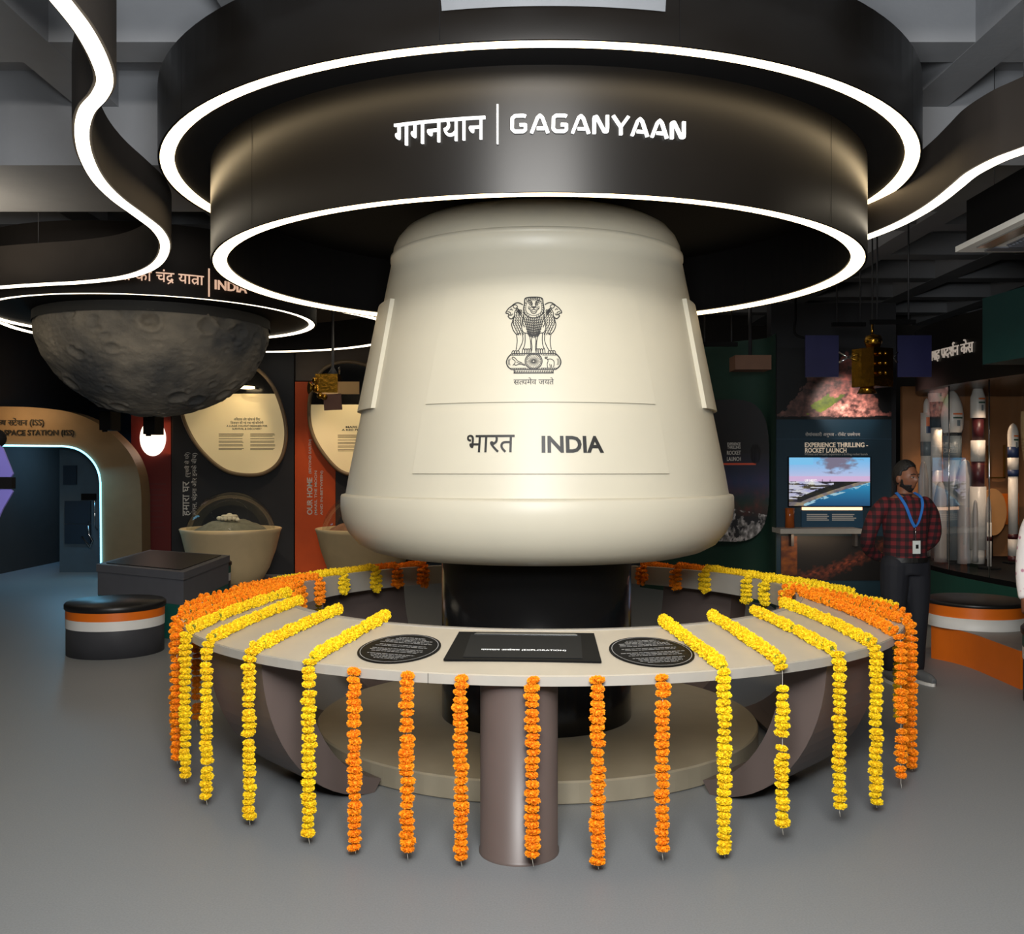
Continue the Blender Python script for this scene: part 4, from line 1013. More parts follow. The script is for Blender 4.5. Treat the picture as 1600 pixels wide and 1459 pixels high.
MB().box(((A0.x + B0.x) / 2, DT + 0.065, A0.z / 2 + 0.005), (B0.x - A0.x, 0.13, A0.z)).build('board', M_navy, tp)
MB().box(((A0.x + B0.x) / 2, DT - 0.005, at(0, 686, DT).z), (B0.x - A0.x, 0.01, 0.004)).build('groove_line', mat('thin_blue_line', srgb(60, 90, 110), 0.5), tp)
M_sand = mat('sand_white_letter', srgb(235, 215, 190), 0.5, var=0, emit=0.25)
lay('hindi_title', text_geo(['रोमांचकारी अनुभव - रॉकेट ', ('r', 'प'), ('h', 'क'), 'षेपण'], 0.004), flat(at(1301, 679, DT)), 0.004, M_dimtxt, tp, width=0.645, height=0.062)
lay('english_title', text_geo('EXPERIENCE THRILLING -', 0.02), flat(at(1306.5, 695, DT)), 0.006, M_sand, tp, width=0.74, height=0.056)
lay('english_title', text_geo('ROCKET LAUNCH', 0.02), flat(at(1290, 703.5, DT)), 0.006, M_sand, tp, width=0.485, height=0.056)
lay('english_caption', text_geo('Witness and virtually experience a thrilling rocket launch', 0.0), flat(at(1306, 710, DT)), 0.002, M_dimtxt, tp, width=0.74, height=0.036)
tv = thing('television', at(1296, 790, DT), 'flat television showing a coastline under a blue sky', 'television')
MB().box(at(1296, 752.5, DT - 0.03), (0.965, 0.05, 0.585)).build('housing', M_panelblk, tv)
def tv_fn(u, v):
    n_ = nz(u * 9, v * 14, 2)
    sky = (95 + 110 * (1 - v) * 1.2, 165 + 20 * (1 - v), 232)
    if v > 0.50:
        k = (v - 0.5) / 0.5; c_ = (205 - 100 * k, 190 - 8 * k, 222 + 10 * k)
        if abs(v - 0.56) < 0.05: c_ = (205, 175, 212)
        dcl = math.hypot((u - 0.6) * 1.3, (v - 0.96) * 1.2 ) + 0.16 * n_
        if dcl < 0.34: q = min(1, (0.34 - dcl) * 6); c_ = tuple(a * (1 - q) + b * q for a, b in zip(c_, (118, 112, 132)))
        if v > 0.85 and u < 0.3: c_ = (120, 190, 232)
        return c_
    shore = 0.02 + 0.48 * max(0, (u - 0.15) / 0.85) ** 0.85
    if v < shore - 0.01 and u > 0.18:
        k = (shore - v)
        if k < 0.07 and n_ > -0.02: return (150, 190, 205)
        return (20 + 40 * (u > .5) * v, 70 + 150 * v, 110 + 160 * v)
    if v < shore + 0.06: return (120 + 50 * n_, 110 + 40 * n_, 104)
    if v < shore + 0.17 and u > 0.1 or v > 0.44 and u > 0.55: return (26 + 20 * n_, 26 + 16 * n_, 24)
    if nz(u * 3 + 3, v * 16, 8) > 0.10 or v < 0.14: return (58 + 40 * n_, 52 + 34 * n_, 50)
    return (188 + 30 * n_, 188 + 30 * n_, 206)
picture('screen', flat(at(1296, 752.5, DT - 0.0555), off=0.0), 0.945, 0.565, 240, 146, tv_fn, vmat('screen_picture', 1.0), tv)
for k, (px, h) in enumerate(((1285, 0.05), (1297, 0.035))): MB().box(at(px, 752, DT - 0.062), (0.006, 0.002, h)).build('pictured_tower', M_ink, tv)
lay('screen_caption', text_geo('UP NEXT', 0.02), flat(at(1267, 750.5, DT - 0.060), off=0), 0.0, M_letter, tv, width=0.14, height=0.028)
# lit caption strip under the television
cb = thing('caption_panel', at(1300, 822, DT), 'small lit blue caption panel on the board under the television', 'caption panel')
MB().box(at(1300, 811, DT - 0.01), (0.72, 0.02, 0.20)).build('plate', mat('mid_blue_print', srgb(22, 66, 92), 0.5), cb)
MB().box(at(1300, 794.5, DT - 0.015), (0.70, 0.03, 0.035)).build('light_strip', mat('peach_led_strip', (1, 1, 1, 1), 0.4, var=0, emit=1.6, ecol=srgb(255, 190, 140)), cb)
lay('printed_text', merge(lines_geo(-0.29, 0.05, 4, 0.27, 0.022, 0.012), lines_geo(0.01, 0.05, 4, 0.29, 0.022, 0.012)), flat(at(1299, 808, DT - 0.02)), 0, M_dimtxt, cb, width=0.58)
shf = thing('console_shelf', at(1283, 834, DT - 0.2), 'narrow beige console shelf under the television', 'shelf')
pA = at(1219, 826, DT - 0.35); pB = at(1349, 834, DT - 0.35)
MB().box(((pA.x + pB.x) / 2, DT - 0.18, (pA.z + pB.z) / 2), (pB.x - pA.x, 0.355, 0.055)).build('board', M_lip, shf)
for px in (1236, 1335): MB().box((gx(px, DT - 0.05), DT - 0.06, pB.z - 0.09), (0.03, 0.11, 0.14)).build('bracket', M_pipe, shf)
M_amber = mat('amber_glass', srgb(150, 74, 26), 0.2, var=0.15)
ag = thing('amber_tumbler', at(1234, 826, DT - 0.12), 'tall amber glass cylinder on the left end of the console shelf', 'ornament')
q = at(1234, 826, DT - 0.12); MB().lathe([(0.001, q.z + 0.004), (0.055, q.z + 0.004), (0.05, q.z + 0.15), (0.055, q.z + 0.24), (0.045, q.z + 0.24), (0.042, q.z + 0.03)], q.x, q.y, 24).build('tumbler', M_amber, ag)
def smoke_fn(u, v):
    n_ = nz(u * 8, v * 6, 6); n2_ = nz(u * 26, v * 22, 3)
    d = abs(v - (0.05 + 0.95 * max(0, u - 0.15) ** 1.5 + 0.08 * n_))
    if d < 0.16 + 0.08 * n2_ and u > 0.15: k = 1 - d / 0.24; return (24 + 90 * k * (0.7 + n2_), 12 + 44 * k * (0.6 + n2_), 10 + 26 * k * (.6 + n2_))
    if u < 0.16 and v > 0.1: return (96 + 60 * n_, 48 + 40 * n_, 14)
    return (12, 11, 12)
sp = thing('smoke_mural', at(1300, 905, DT), 'low mural of brown launch smoke under the console shelf', 'mural')
picture('print', flat(at(1300, 872, DT)), 1.2, 0.52, 80, 40, smoke_fn, vmat('mural_print'), sp)
lamp('shelf_light', 'AREA', at(1290, 840, DT - 0.3), at(1290, 900, DT), 2.0, (1.0, 0.7, 0.45), 0.8, 0.1)
bb = MB().box(at(1172, 568, 11.0), (0.40, 0.3, 0.16)).build('ceiling_box', mat('brown_box_paint', srgb(120, 84, 62), 0.6)); tag(bb, 'small brown box unit hanging from the ceiling above the launch poster', 'ceiling unit')
bb2 = MB().tube([at(1172, 562, 11.0), (at(1172, 562, 11.0).x, 11.0, SZ)], 0.02, 8).build('hanging_rod', M_pipe, bb)
bb2.matrix_parent_inverse = Matrix.Identity(4)

# satellite with blue wings
p = at(1363, 575, 9.2)
g = thing('satellite_model', p + Vector((0, 0, 0.35)), 'gold satellite model with two blue solar wings hanging before the showcase', 'satellite model')
MB().box(p, (0.26, 0.26, 0.36), rz=0.5).build('bus', M_brass, g)
MB().lathe([(0.001, p.z + 0.32), (0.07, p.z + 0.30), (0.085, p.z + 0.25), (0.06, p.z + 0.19), (0.03, p.z + 0.18)], p.x, p.y - 0.02, 24).build('dish_antenna', M_brass, g)
MB().tube([(p.x + 0.0, p.y, p.z + 0.30), (p.x, p.y, p.z + 0.42)], 0.012, 8).build('antenna_mast', M_brass, g)
MB().lathe([(0.06, p.z - 0.18), (0.09, p.z - 0.24), (0.07, p.z - 0.24)], p.x - 0.05, p.y, 20).build('engine_nozzle', M_brass, g)
for k in range(6): MB().ball((p.x + 0.03 + 0.05 * (k % 2) - 0.02, p.y - 0.17, p.z + 0.12 - 0.09 * (k // 2)), 0.02, 8, 6).build('foil_thruster', M_brass, g)
for s, x0, x1 in ((-1, 1258, 1310), (1, 1402, 1455)):
    a, b = at(x0, 524, 9.2), at(x1, 589, 9.2)
    wg = MB().box(((a.x + b.x) / 2, 9.2, (a.z + b.z) / 2), (b.x - a.x, 0.02, a.z - b.z)).build('solar_wing', M_bluepan, g)
    e = b.x if s < 0 else a.x; bx = p.x + s * 0.15
    for dz in (-0.05, 0.05): MB().tube([(e, 9.19, p.z + 0.1 + dz), ((e + bx) / 2, 9.19, p.z + 0.1), (bx, 9.19, p.z + 0.1 + dz * 0.6)], 0.010, 6).build('wing_strut', M_chrome, g)
MB().tube([(p.x, p.y, p.z + 0.4), (p.x, p.y, SZ)], 0.008, 6).build('hanging_wire', M_pipe, g)
lamp('satellite_light', 'SPOT', (p.x + 0.3, p.y - 1.6, 3.9), p, 30, (1.0, 0.85, 0.6), 0.04, spot=30)
# dark track bars under the ceiling
for (x0, x1, y, d, lab) in ((1300, 1352, 507, 9.6, 'black ceiling track bar left of the satellite wire'), (1360, 1430, 503, 9.0, 'black ceiling track bar right of the satellite wire'), (1092, 1152, 538, 9.4, 'black ceiling track bar right of the capsule')):
    a, b = at(x0, y, d), at(x1, y, d); g = thing('track_bar', ((a.x + b.x) / 2, d, SZ), lab, 'lighting track', 'black ceiling track bars')
    MB().box(((a.x + b.x) / 2, d, a.z), (b.x - a.x, 0.04, 0.04)).build('bar', M_void, g)
    for f in (0.15, 0.85): MB().tube([(a.x + (b.x - a.x) * f, d, a.z), (a.x + (b.x - a.x) * f, d, SZ)], 0.008, 6).build('hanging_wire', M_pipe, g)
# loose cable loop
q = [at(1243, 500, 9.3), at(1241, 515, 9.3), at(1245, 524, 9.3), at(1258, 528, 9.28)]
tag(MB().tube([Vector((q[0].x, q[0].y, SZ))] + spline(q, 5), 0.012, 6).build('hanging_cable', M_void), 'black cable drooping from the ceiling to the left blue solar wing', 'cable')

# air conditioner cassette
g = thing('air_conditioner', (3.34, 5.85, 3.04), 'white square ceiling air conditioner cassette at the right', 'air conditioner')
acx, acy, acz = 3.34, 5.85, 3.04
M_ac = mat('off_white_plastic', srgb(228, 226, 220), 0.45, var=0.02)
h = 0.47
MB().prism([(acx - h, acy - h), (acx + h, acy - h), (acx + h, acy + h), (acx - h, acy + h)], acz, acz + 0.035).build('fascia_plate', M_ac, g)
MB().box((acx, acy, acz + 0.18), (0.84, 0.84, 0.28)).build('casing', M_void, g)
for k, (dx, dy, sx, sy) in enumerate(((0, -0.36, 0.62, 0.10), (0, 0.36, 0.62, 0.10), (-0.36, 0, 0.10, 0.62), (0.36, 0, 0.10, 0.62))):
    MB().box((acx + dx, acy + dy, acz - 0.003), (sx, sy, 0.012)).build('louvre', M_chrome if k == 2 else M_slate, g)
gm = MB(); gm.box((acx, acy, acz - 0.002), (0.50, 0.50, 0.01))
for k in range(13): gm.box((acx, acy - 0.24 + k * 0.04, acz - 0.012), (0.48, 0.012, 0.012))
gm.build('intake_grille', M_slate, g)
for dx, dy in ((-0.3, -0.3), (0.3, 0.3), (0.3, -0.3), (-0.3, 0.3)): MB().tube([(acx + dx, acy + dy, acz + 0.3), (acx + dx, acy + dy, SZ)], 0.003, 6).build('hanging_rod', M_pipe, g)

# ------------------------------------------------------------------ rocket showcase on the right
sh = thing('rocket_showcase', (5.4, 9.4, 0), 'long glass showcase of model rockets with a green base along the right wall', 'showcase')
SX = 4.5; SY0, SY1 = 6.6, 11.5; DK = 0.60
C = spline([(SX + 0.35, SY1), (SX + 0.02, 10.8), (SX - 0.05, 10.1), (SX, 9.4), (SX + 0.12, 8.6), (SX + 0.35, 7.6), (SX + 0.55, SY0)], 6)
base = [(v.x, v.y) for v in C] + [(7.3, SY0), (7.3, SY1)]
MB().prism(base, 0, DK - 0.05).build('base', M_teal if False else mat('showcase_green', srgb(18, 74, 60), 0.5), sh)
MB().prism([(x + 0.02 if x < 7 else x, y) for x, y in base], DK - 0.05, DK).build('deck', M_void, sh)
MB().box((5.95, SY1 + 0.03, 1.6), (2.7, 0.06, 2.0)).build('end_panel', M_wood, sh)
MB().box((7.33, 9.05, 1.6), (0.06, 5.0, 2.0)).build('rear_panel', mat('brown_case_back', srgb(92, 66, 46), 0.5), sh)
fas = MB(); C2 = [Vector((v.x - 0.05, v.y)) for v in C]
fas.grid([[Vector((v.x, v.y, z)) for v in C2] for z in (2.48, 3.15)]); fas.grid([[Vector((v.x, v.y, 2.48)) for v in C2], [Vector((7.3, v.y, 2.48)) for v in C2]], smooth=False)
fas.build('fascia', M_black, sh)
MB().prism([(4.05, 8.4), (4.2, 7.1), (7.2, 7.1), (7.2, 8.4)], 2.53, 3.1).build('teal_header', mat('deep_teal_header', srgb(10, 58, 54), 0.6), sh)
# lettering follows the fascia
acc = [0.0]
for a, b in zip(C2, C2[1:]): acc.append(acc[-1] + (b - a).length)
def onfascia(s0, z0):
    def f(a, b, c):
        s = s0 + a; i = 0
        while i < len(acc) - 2 and acc[i + 1] < s: i += 1
        t = (s - acc[i]) / (acc[i + 1] - acc[i]); p = C2[i].lerp(C2[i + 1], t); d = (C2[i + 1] - C2[i]).normalized(); nn = Vector((d.y, -d.x)) * 1.0
        if nn.x > 0: nn = -nn
        return Vector((p.x + nn.x * (c + 0.006), p.y + nn.y * (c + 0.006), z0 + b))
    return f
sfa = min(range(len(C2)), key=lambda i: abs(800 + F * C2[i].x / C2[i].y - 1478))
lay('hindi_title', text_geo(['उप', ('r', 'ग'), 'ह ', ('r', 'प'), 'द', ('reph', 'श'), 'न केस'], 0.004), onfascia(acc[sfa], HC + (729.5 - 549) / F * C2[sfa].y), 0.01, mat('pale_sign_letter', srgb(220, 205, 190), 0.5, var=0, emit=0.3), sh, width=0.95, height=0.16, seg=0.06)
for px0, px1 in ((1437, 1483), (1483, 1541), (1541, 1640), (1400, 1437)):
    i0 = min(range(len(C)), key=lambda i: abs(800 + F * C[i].x / C[i].y - px0)); i1 = min(range(len(C)), key=lambda i: abs(800 + F * C[i].x / C[i].y - px1))
    if i0 == i1: continue
    seg_ = C[min(i0, i1):max(i0, i1) + 1]
    gm = MB(); gm.grid([[Vector((v.x + 0.02, v.y, z)) for v in seg_] for z in (DK, 2.48)]); gm.build('glass_pane', M_glass, sh)
    v = C[i1]; MB().tube([(v.x + 0.02, v.y, DK), (v.x + 0.02, v.y, 2.48)], 0.007, 6).build('pane_edge', M_chrome, sh)
lamp('case_light', 'SPOT', (5.0, 10.9, 2.45), (5.2, 10.8, 0.6), 45, (1.0, 0.72, 0.48), 0.05, spot=110)
lamp('case_light', 'SPOT', (4.95, 9.9, 2.45), (5.0, 10.2, 0.6), 40, (1.0, 0.76, 0.55), 0.05, spot=110)
lamp('case_light', 'SPOT', (5.2, 9.0, 2.45), (5.2, 9.6, 0.6), 18, (1.0, 0.76, 0.55), 0.05, spot=110)
M_rw = mat('rocket_white', srgb(222, 212, 202), 0.35, var=0.02); M_rg = mat('rocket_grey', srgb(112, 120, 124), 0.4); M_rm = mat('rocket_maroon', srgb(70, 24, 28), 0.4)
M_rn = mat('rocket_navy', srgb(34, 50, 88), 0.4); M_saf = mat('saffron_print', srgb(230, 110, 40), 0.5, var=0); M_grn = mat('green_print', srgb(20, 70, 50), 0.5, var=0); M_strap = mat('rocket_booster_grey', srgb(165, 158, 156), 0.4)
def ogive(r, z0, h, n=8, p=0.55): return [(r * (1 - (i / n) ** 1.9) ** p if i < n else 0.001, z0 + h * i / n) for i in range(n + 1)]
def rocket(px, ytop, ybase, label, stages, wpx, boosters=(), d=None, flag=None, extra=None, stand=True):
    d = d or F * (HC - DK) / (ybase - 729.5); x = gx(px, d); k = d / F
    z = lambda yy: HC - (yy - 729.5) * k
    g = thing('model_rocket', (x, d, DK), label, 'model rocket', 'model rockets in the showcase')
    for nm, y0, y1, wd_, m_, kind in stages:
        r = wd_ / 2 * k
        if kind == 'nose': pr = [(r * 0.97, z(y1))] + ogive(r, z(y1) + 0.5 * (z(y0) - z(y1)), 0.5 * (z(y0) - z(y1)))
        elif kind == 'cone': pr = [(r, z(y1)), (r, z(y0 + 0.45 * (y1 - y0))), (r * 0.42, z(y0 + 0.08 * (y1 - y0))), (r * 0.25, z(y0 + 1)), (0.001, z(y0))]
        elif kind == 'fair': pr = [(r * 0.8, z(y1)), (r * 0.95, z(y1) + 0.02 + 0.06 * (z(y0) - z(y1)))] + ogive(r, z(y1) + 0.32 * (z(y0) - z(y1)), 0.68 * (z(y0) - z(y1)), 10, 0.62)
        else: pr = [(0.001, z(y1)), (r, z(y1)), (r, z(y0)), (0.001, z(y0))]
        MB().lathe(pr, x, d, 28, smooth=kind is not None).build(nm, m_, g)
    for (bx, y0, y1, wd_, dy) in boosters:
        r = wd_ / 2 * k; xx = gx(bx, d)
        MB().lathe([(0.001, z(y1)), (r * 1.1, z(y1)), (r, z(y1) + 0.06), (r, z(y0 + 0.20 * (y1 - y0))), (r * 0.62, z(y0 + 0.06 * (y1 - y0))), (r * 0.45, z(y0 + 0.02 * (y1 - y0))), (r * 0.2, z(y0 + 0.004 * (y1 - y0))), (0.001, z(y0))], xx, d + dy, 20).build('strap_on_booster', M_strap, g)
    if flag:
        yy, rr = flag; r = rr * k
        for m_, o_ in ((M_saf, 0), (M_grn, 6)): MB().lathe([(r + 0.002, z(yy + o_)), (r + 0.002, z(yy + o_ + 2.5))], x, d, 10, a0=R(-20), a1=R(35)).build('flag_stripe', m_, g)
        MB().lathe([(r + 0.002, z(yy + 11)), (r + 0.002, z(yy + 20))], x, d, 6, a0=R(0), a1=R(18)).build('printed_mark', M_rg, g)
    MB().lathe([(0.001, DK + 0.002), (0.11, DK + 0.002), (0.11, DK + 0.02), (0.03, DK + 0.03), (0.025, z(ybase) + 0.004)], x, d, 20).build('stand', M_void, g)
    return g, x, d, k
rocket(1463, 572, 876, 'tallest white model rocket at the back, its top hidden by the fascia', (('fairing', 572, 628, 25, M_rw, 'fair'), ('black_stage', 628, 668, 19, M_void, 's'), ('middle_stage', 668, 735, 16, M_rw, 's'), ('core_stage', 735, 872, 16, M_strap, 's')), 25, d=11.0, flag=(600, 12.5))
g, x, d, k = rocket(1448, 622, 872, 'slim white model with an orange window, left of the big rockets', (('nose', 622, 650, 10, M_rw, 'nose'), ('body', 645, 690, 18, M_rw, 's'), ('collar', 690, 712, 18, M_rg, 's'), ('lower_stage', 712, 868, 17, M_rw, 's')), 18, boosters=((1437, 720, 868, 15, -0.1),), d=11.1)
z_ = lambda yy: HC - (yy - 729.5) * k
MB().lathe([(9.2 * k, z_(652)), (9.2 * k, z_(666))], x, d, 8, a0=R(-28), a1=R(28)).build('orange_window', M_saf, g); MB().lathe([(9.2 * k, z_(666)), (9.2 * k, z_(677))], x, d, 8, a0=R(-28), a1=R(28)).build('dark_window', M_rn, g)
rocket(1488, 609, 880, 'large white-nosed model rocket with two thick strap-on boosters', (('fairing', 609, 676, 33, M_rw, 'fair'), ('ring', 676, 681, 27, M_void, 's'), ('upper_stage', 681, 718, 27, M_rg, 's'), ('core_stage', 718, 874, 26, M_rg, 's')), 33, boosters=((1462, 752, 876, 18, -0.12), (1498, 718, 878, 23, -0.16)), flag=(646, 16.5))
rocket(1528, 596, 884, 'white and maroon banded model rocket, right of the thick-boostered one', (('nose', 596, 653, 22, M_rw, 'cone'), ('upper_maroon_stage', 653, 688, 17, M_rm, 's'), ('white_stage', 688, 721, 21, M_rw, 's'), ('lower_maroon_stage', 721, 760, 19, M_rm, 's'), ('first_stage', 760, 858, 24, M_rw, 's'), ('skirt', 858, 880, 20, M_rw, 's')), 22, boosters=((1517, 780, 876, 8, -0.1), (1539, 775, 872, 8, -0.08)), flag=(622, 11.2))
rocket(1583, 661, 880, 'slim white model rocket with navy bands at the far right', (('nose', 661, 698, 16, M_rw, 'nose'), ('navy_stage', 698, 715, 16, M_rn, 's'), ('white_stage', 715, 734, 16, M_rw, 's'), ('navy_ring', 734, 744, 16, M_rn, 's'), ('middle_stage', 744, 834, 14, M_rw, 's'), ('maroon_ring', 834, 842, 15, M_rm, 's'), ('first_stage', 842, 868, 15, M_rw, 's'), ('base_ring', 868, 878, 15, M_rm, 's')), 16, flag=(680, 8.2))
rocket(1546, 796, 889, 'thin small white model rocket beside the glass edge', (('nose', 796, 816, 5, M_rw, 'cone'), ('body', 816, 888, 7, M_rw, 's'), ('band', 838, 845, 7.4, M_rm, 's')), 7)
# things far inside the case
pd = thing('wooden_dish', (gx(1556, 11.2), 11.2, at(0, 838, 11.2).z), 'round tan disc standing inside the showcase behind the thin rocket', 'ornament')
q = at(1552, 800, 11.25); MB().slab([q + Vector((0.155 * math.cos(2 * PI * i / 32), 0, 0.27 * math.sin(2 * PI * i / 32))) for i in range(32)], (0, 1, 0), 0.04).build('disc', mat('tan_disc', srgb(205, 150, 96), 0.45), pd)
MB().tube([(q.x, 11.3, DK), (q.x, 11.3, q.z)], 0.02, 8).build('stand', M_void, pd)
o = MB().box(at(1566, 795, 11.40), (0.36, 0.05, 0.36)).build('orange_card', M_orangelam); tag(o, 'square orange card on the end wall of the showcase', 'card')
fr = thing('picture_frame', at(1556, 725, 11.47), 'empty gold-edged frame on the showcase end wall between two rockets', 'picture frame')
for (a, b, c_, d_) in ((1543, 745, 1.5, 50), (1569, 720, 2, 52), (1556, 746, 28, 2)):
    q = at(a, b if c_ > 5 else 721, 11.45); MB().box(q, (c_ / F * 11.45, 0.03, d_ / F * 11.45)).build('bar', M_brass, fr)

# orange bench in front of the case
g = thing('orange_bench', (4.02, 8.2, 0), 'orange wave-shaped bench with a white band and black round seat before the showcase', 'bench')
face = spline([(gx(1455, 8.43), 8.43), (gx(1490, 8.22), 8.22), (gx(1520, 7.98), 7.98), (gx(1555, 7.62), 7.62), (gx(1594, 7.24), 7.24)], 6)
poly = [(v.x, v.y) for v in face] + [(4.02, 7.24), (4.3, 7.8), (4.42, 8.5), (4.3, 9.0), (3.9, 9.0)]
MB().prism(poly, 0.0, 0.285).build('wave_base', M_orangelam, g)
MB().prism(inset(poly, 0.985), 0.285, 0.288).build('base_top', mat('bench_grey_top', srgb(140, 134, 128), 0.5), g)
bx, by, br = gx(1524, 8.45), 8.45, 0.40
MB().lathe([(br + 0.012, 0.289), (br + 0.012, 0.385), (0.1, 0.385)], bx, by, 64).build('white_band', M_white, g)
MB().lathe([(br, 0.385), (br, 0.475)], bx, by, 64).build('orange_band', M_orangelam, g)
MB().lathe([(br, 0.475), (br + 0.01, 0.48), (br + 0.01, 0.50), (br - 0.01, 0.512), (0.001, 0.515)], bx, by, 64).build('seat_pad', M_vinyl, g)

# ------------------------------------------------------------------ people
M_skin = mat('brown_skin', srgb(122, 78, 56), 0.5, var=0.04); M_hair = mat('black_hair', srgb(18, 15, 14), 0.6, bump=0.6, bscale=120); M_eye = mat('eye_white', srgb(150, 138, 128), 0.3, var=0)
M_jean = mat('dark_denim', srgb(17, 19, 28), 0.8, var=0.08, scale=30); M_shoe = mat('grey_canvas_shoe', srgb(96, 98, 100), 0.7)
def plaid():
    m = bpy.data.materials.new('red_black_plaid'); m.use_nodes = True; n = m.node_tree.nodes; L = m.node_tree.links; b = n['Principled BSDF']; b.inputs['Roughness'].default_value = 0.85
    tc = n.new('ShaderNodeTexCoord'); sp_ = n.new('ShaderNodeSeparateXYZ'); L.new(tc.outputs['Object'], sp_.inputs[0])
    def stripes(idx, sc_):
        mu_ = n.new('ShaderNodeMath'); mu_.operation = 'MULTIPLY'; mu_.inputs[1].default_value = sc_; L.new(sp_.outputs[idx], mu_.inputs[0])
        s_ = n.new('ShaderNodeMath'); s_.operation = 'SINE'; L.new(mu_.outputs[0], s_.inputs[0])
        g_ = n.new('ShaderNodeMath'); g_.operation = 'GREATER_THAN'; g_.inputs[1].default_value = 0.1; L.new(s_.outputs[0], g_.inputs[0]); return g_
    a_, c_ = stripes(0, 110), stripes(2, 110); ad = n.new('ShaderNodeMath'); ad.operation = 'ADD'; L.new(a_.outputs[0], ad.inputs[0]); L.new(c_.outputs[0], ad.inputs[1])
    rp_ = n.new('ShaderNodeValToRGB'); rp_.color_ramp.interpolation = 'CONSTANT'; rp_.color_ramp.elements[0].color = srgb(104, 22, 28)
    rp_.color_ramp.elements[1].position = 0.34; rp_.color_ramp.elements[1].color = srgb(58, 14, 20); e = rp_.color_ramp.elements.new(0.8); e.color = srgb(18, 9, 13)
    dv = n.new('ShaderNodeMath'); dv.operation = 'DIVIDE'; dv.inputs[1].default_value = 2.0; L.new(ad.outputs[0], dv.inputs[0]); L.new(dv.outputs[0], rp_.inputs[0]); L.new(rp_.outputs[0], b.inputs['Base Color']); return m
def floral():
    m = bpy.data.materials.new('white_floral_cotton'); m.use_nodes = True; n = m.node_tree.nodes; L = m.node_tree.links; b = n['Principled BSDF']; b.inputs['Roughness'].default_value = 0.85
    tc = n.new('ShaderNodeTexCoord'); v_ = n.new('ShaderNodeTexVoronoi'); v_.inputs['Scale'].default_value = 22; L.new(tc.outputs['Object'], v_.inputs['Vector'])
    r_ = n.new('ShaderNodeValToRGB'); r_.color_ramp.elements[0].color = srgb(190, 130, 150); r_.color_ramp.elements[0].position = 0.18; r_.color_ramp.elements[1].color = srgb(232, 226, 224); r_.color_ramp.elements[1].position = 0.3
    L.new(v_.outputs['Distance'], r_.inputs[0]); L.new(r_.outputs[0], b.inputs['Base Color']); return m
def solid(bm_builder, name, m, parent, voxel=0.008, smooth=4):
    me = bpy.data.meshes.new(name); bm_builder.bm.to_mesh(me); bm_builder.bm.free()
    o = bpy.data.objects.new(name, me); COL.objects.link(o)
    r_ = o.modifiers.new('r', 'REMESH'); r_.mode = 'VOXEL'; r_.voxel_size = voxel; r_.use_smooth_shade = True
    s_ = o.modifiers.new('s', 'SMOOTH'); s_.iterations = smooth; s_.factor = 0.5
    dg = bpy.context.evaluated_depsgraph_get(); me2 = bpy.data.meshes.new_from_object(o.evaluated_get(dg)); bpy.data.objects.remove(o)
    me2.materials.clear(); me2.materials.append(m)
    for p_ in me2.polygons: p_.use_smooth = True
    o2 = bpy.data.objects.new(name, me2); COL.objects.link(o2); me2.name = name
    adopt(o2, parent); return o2
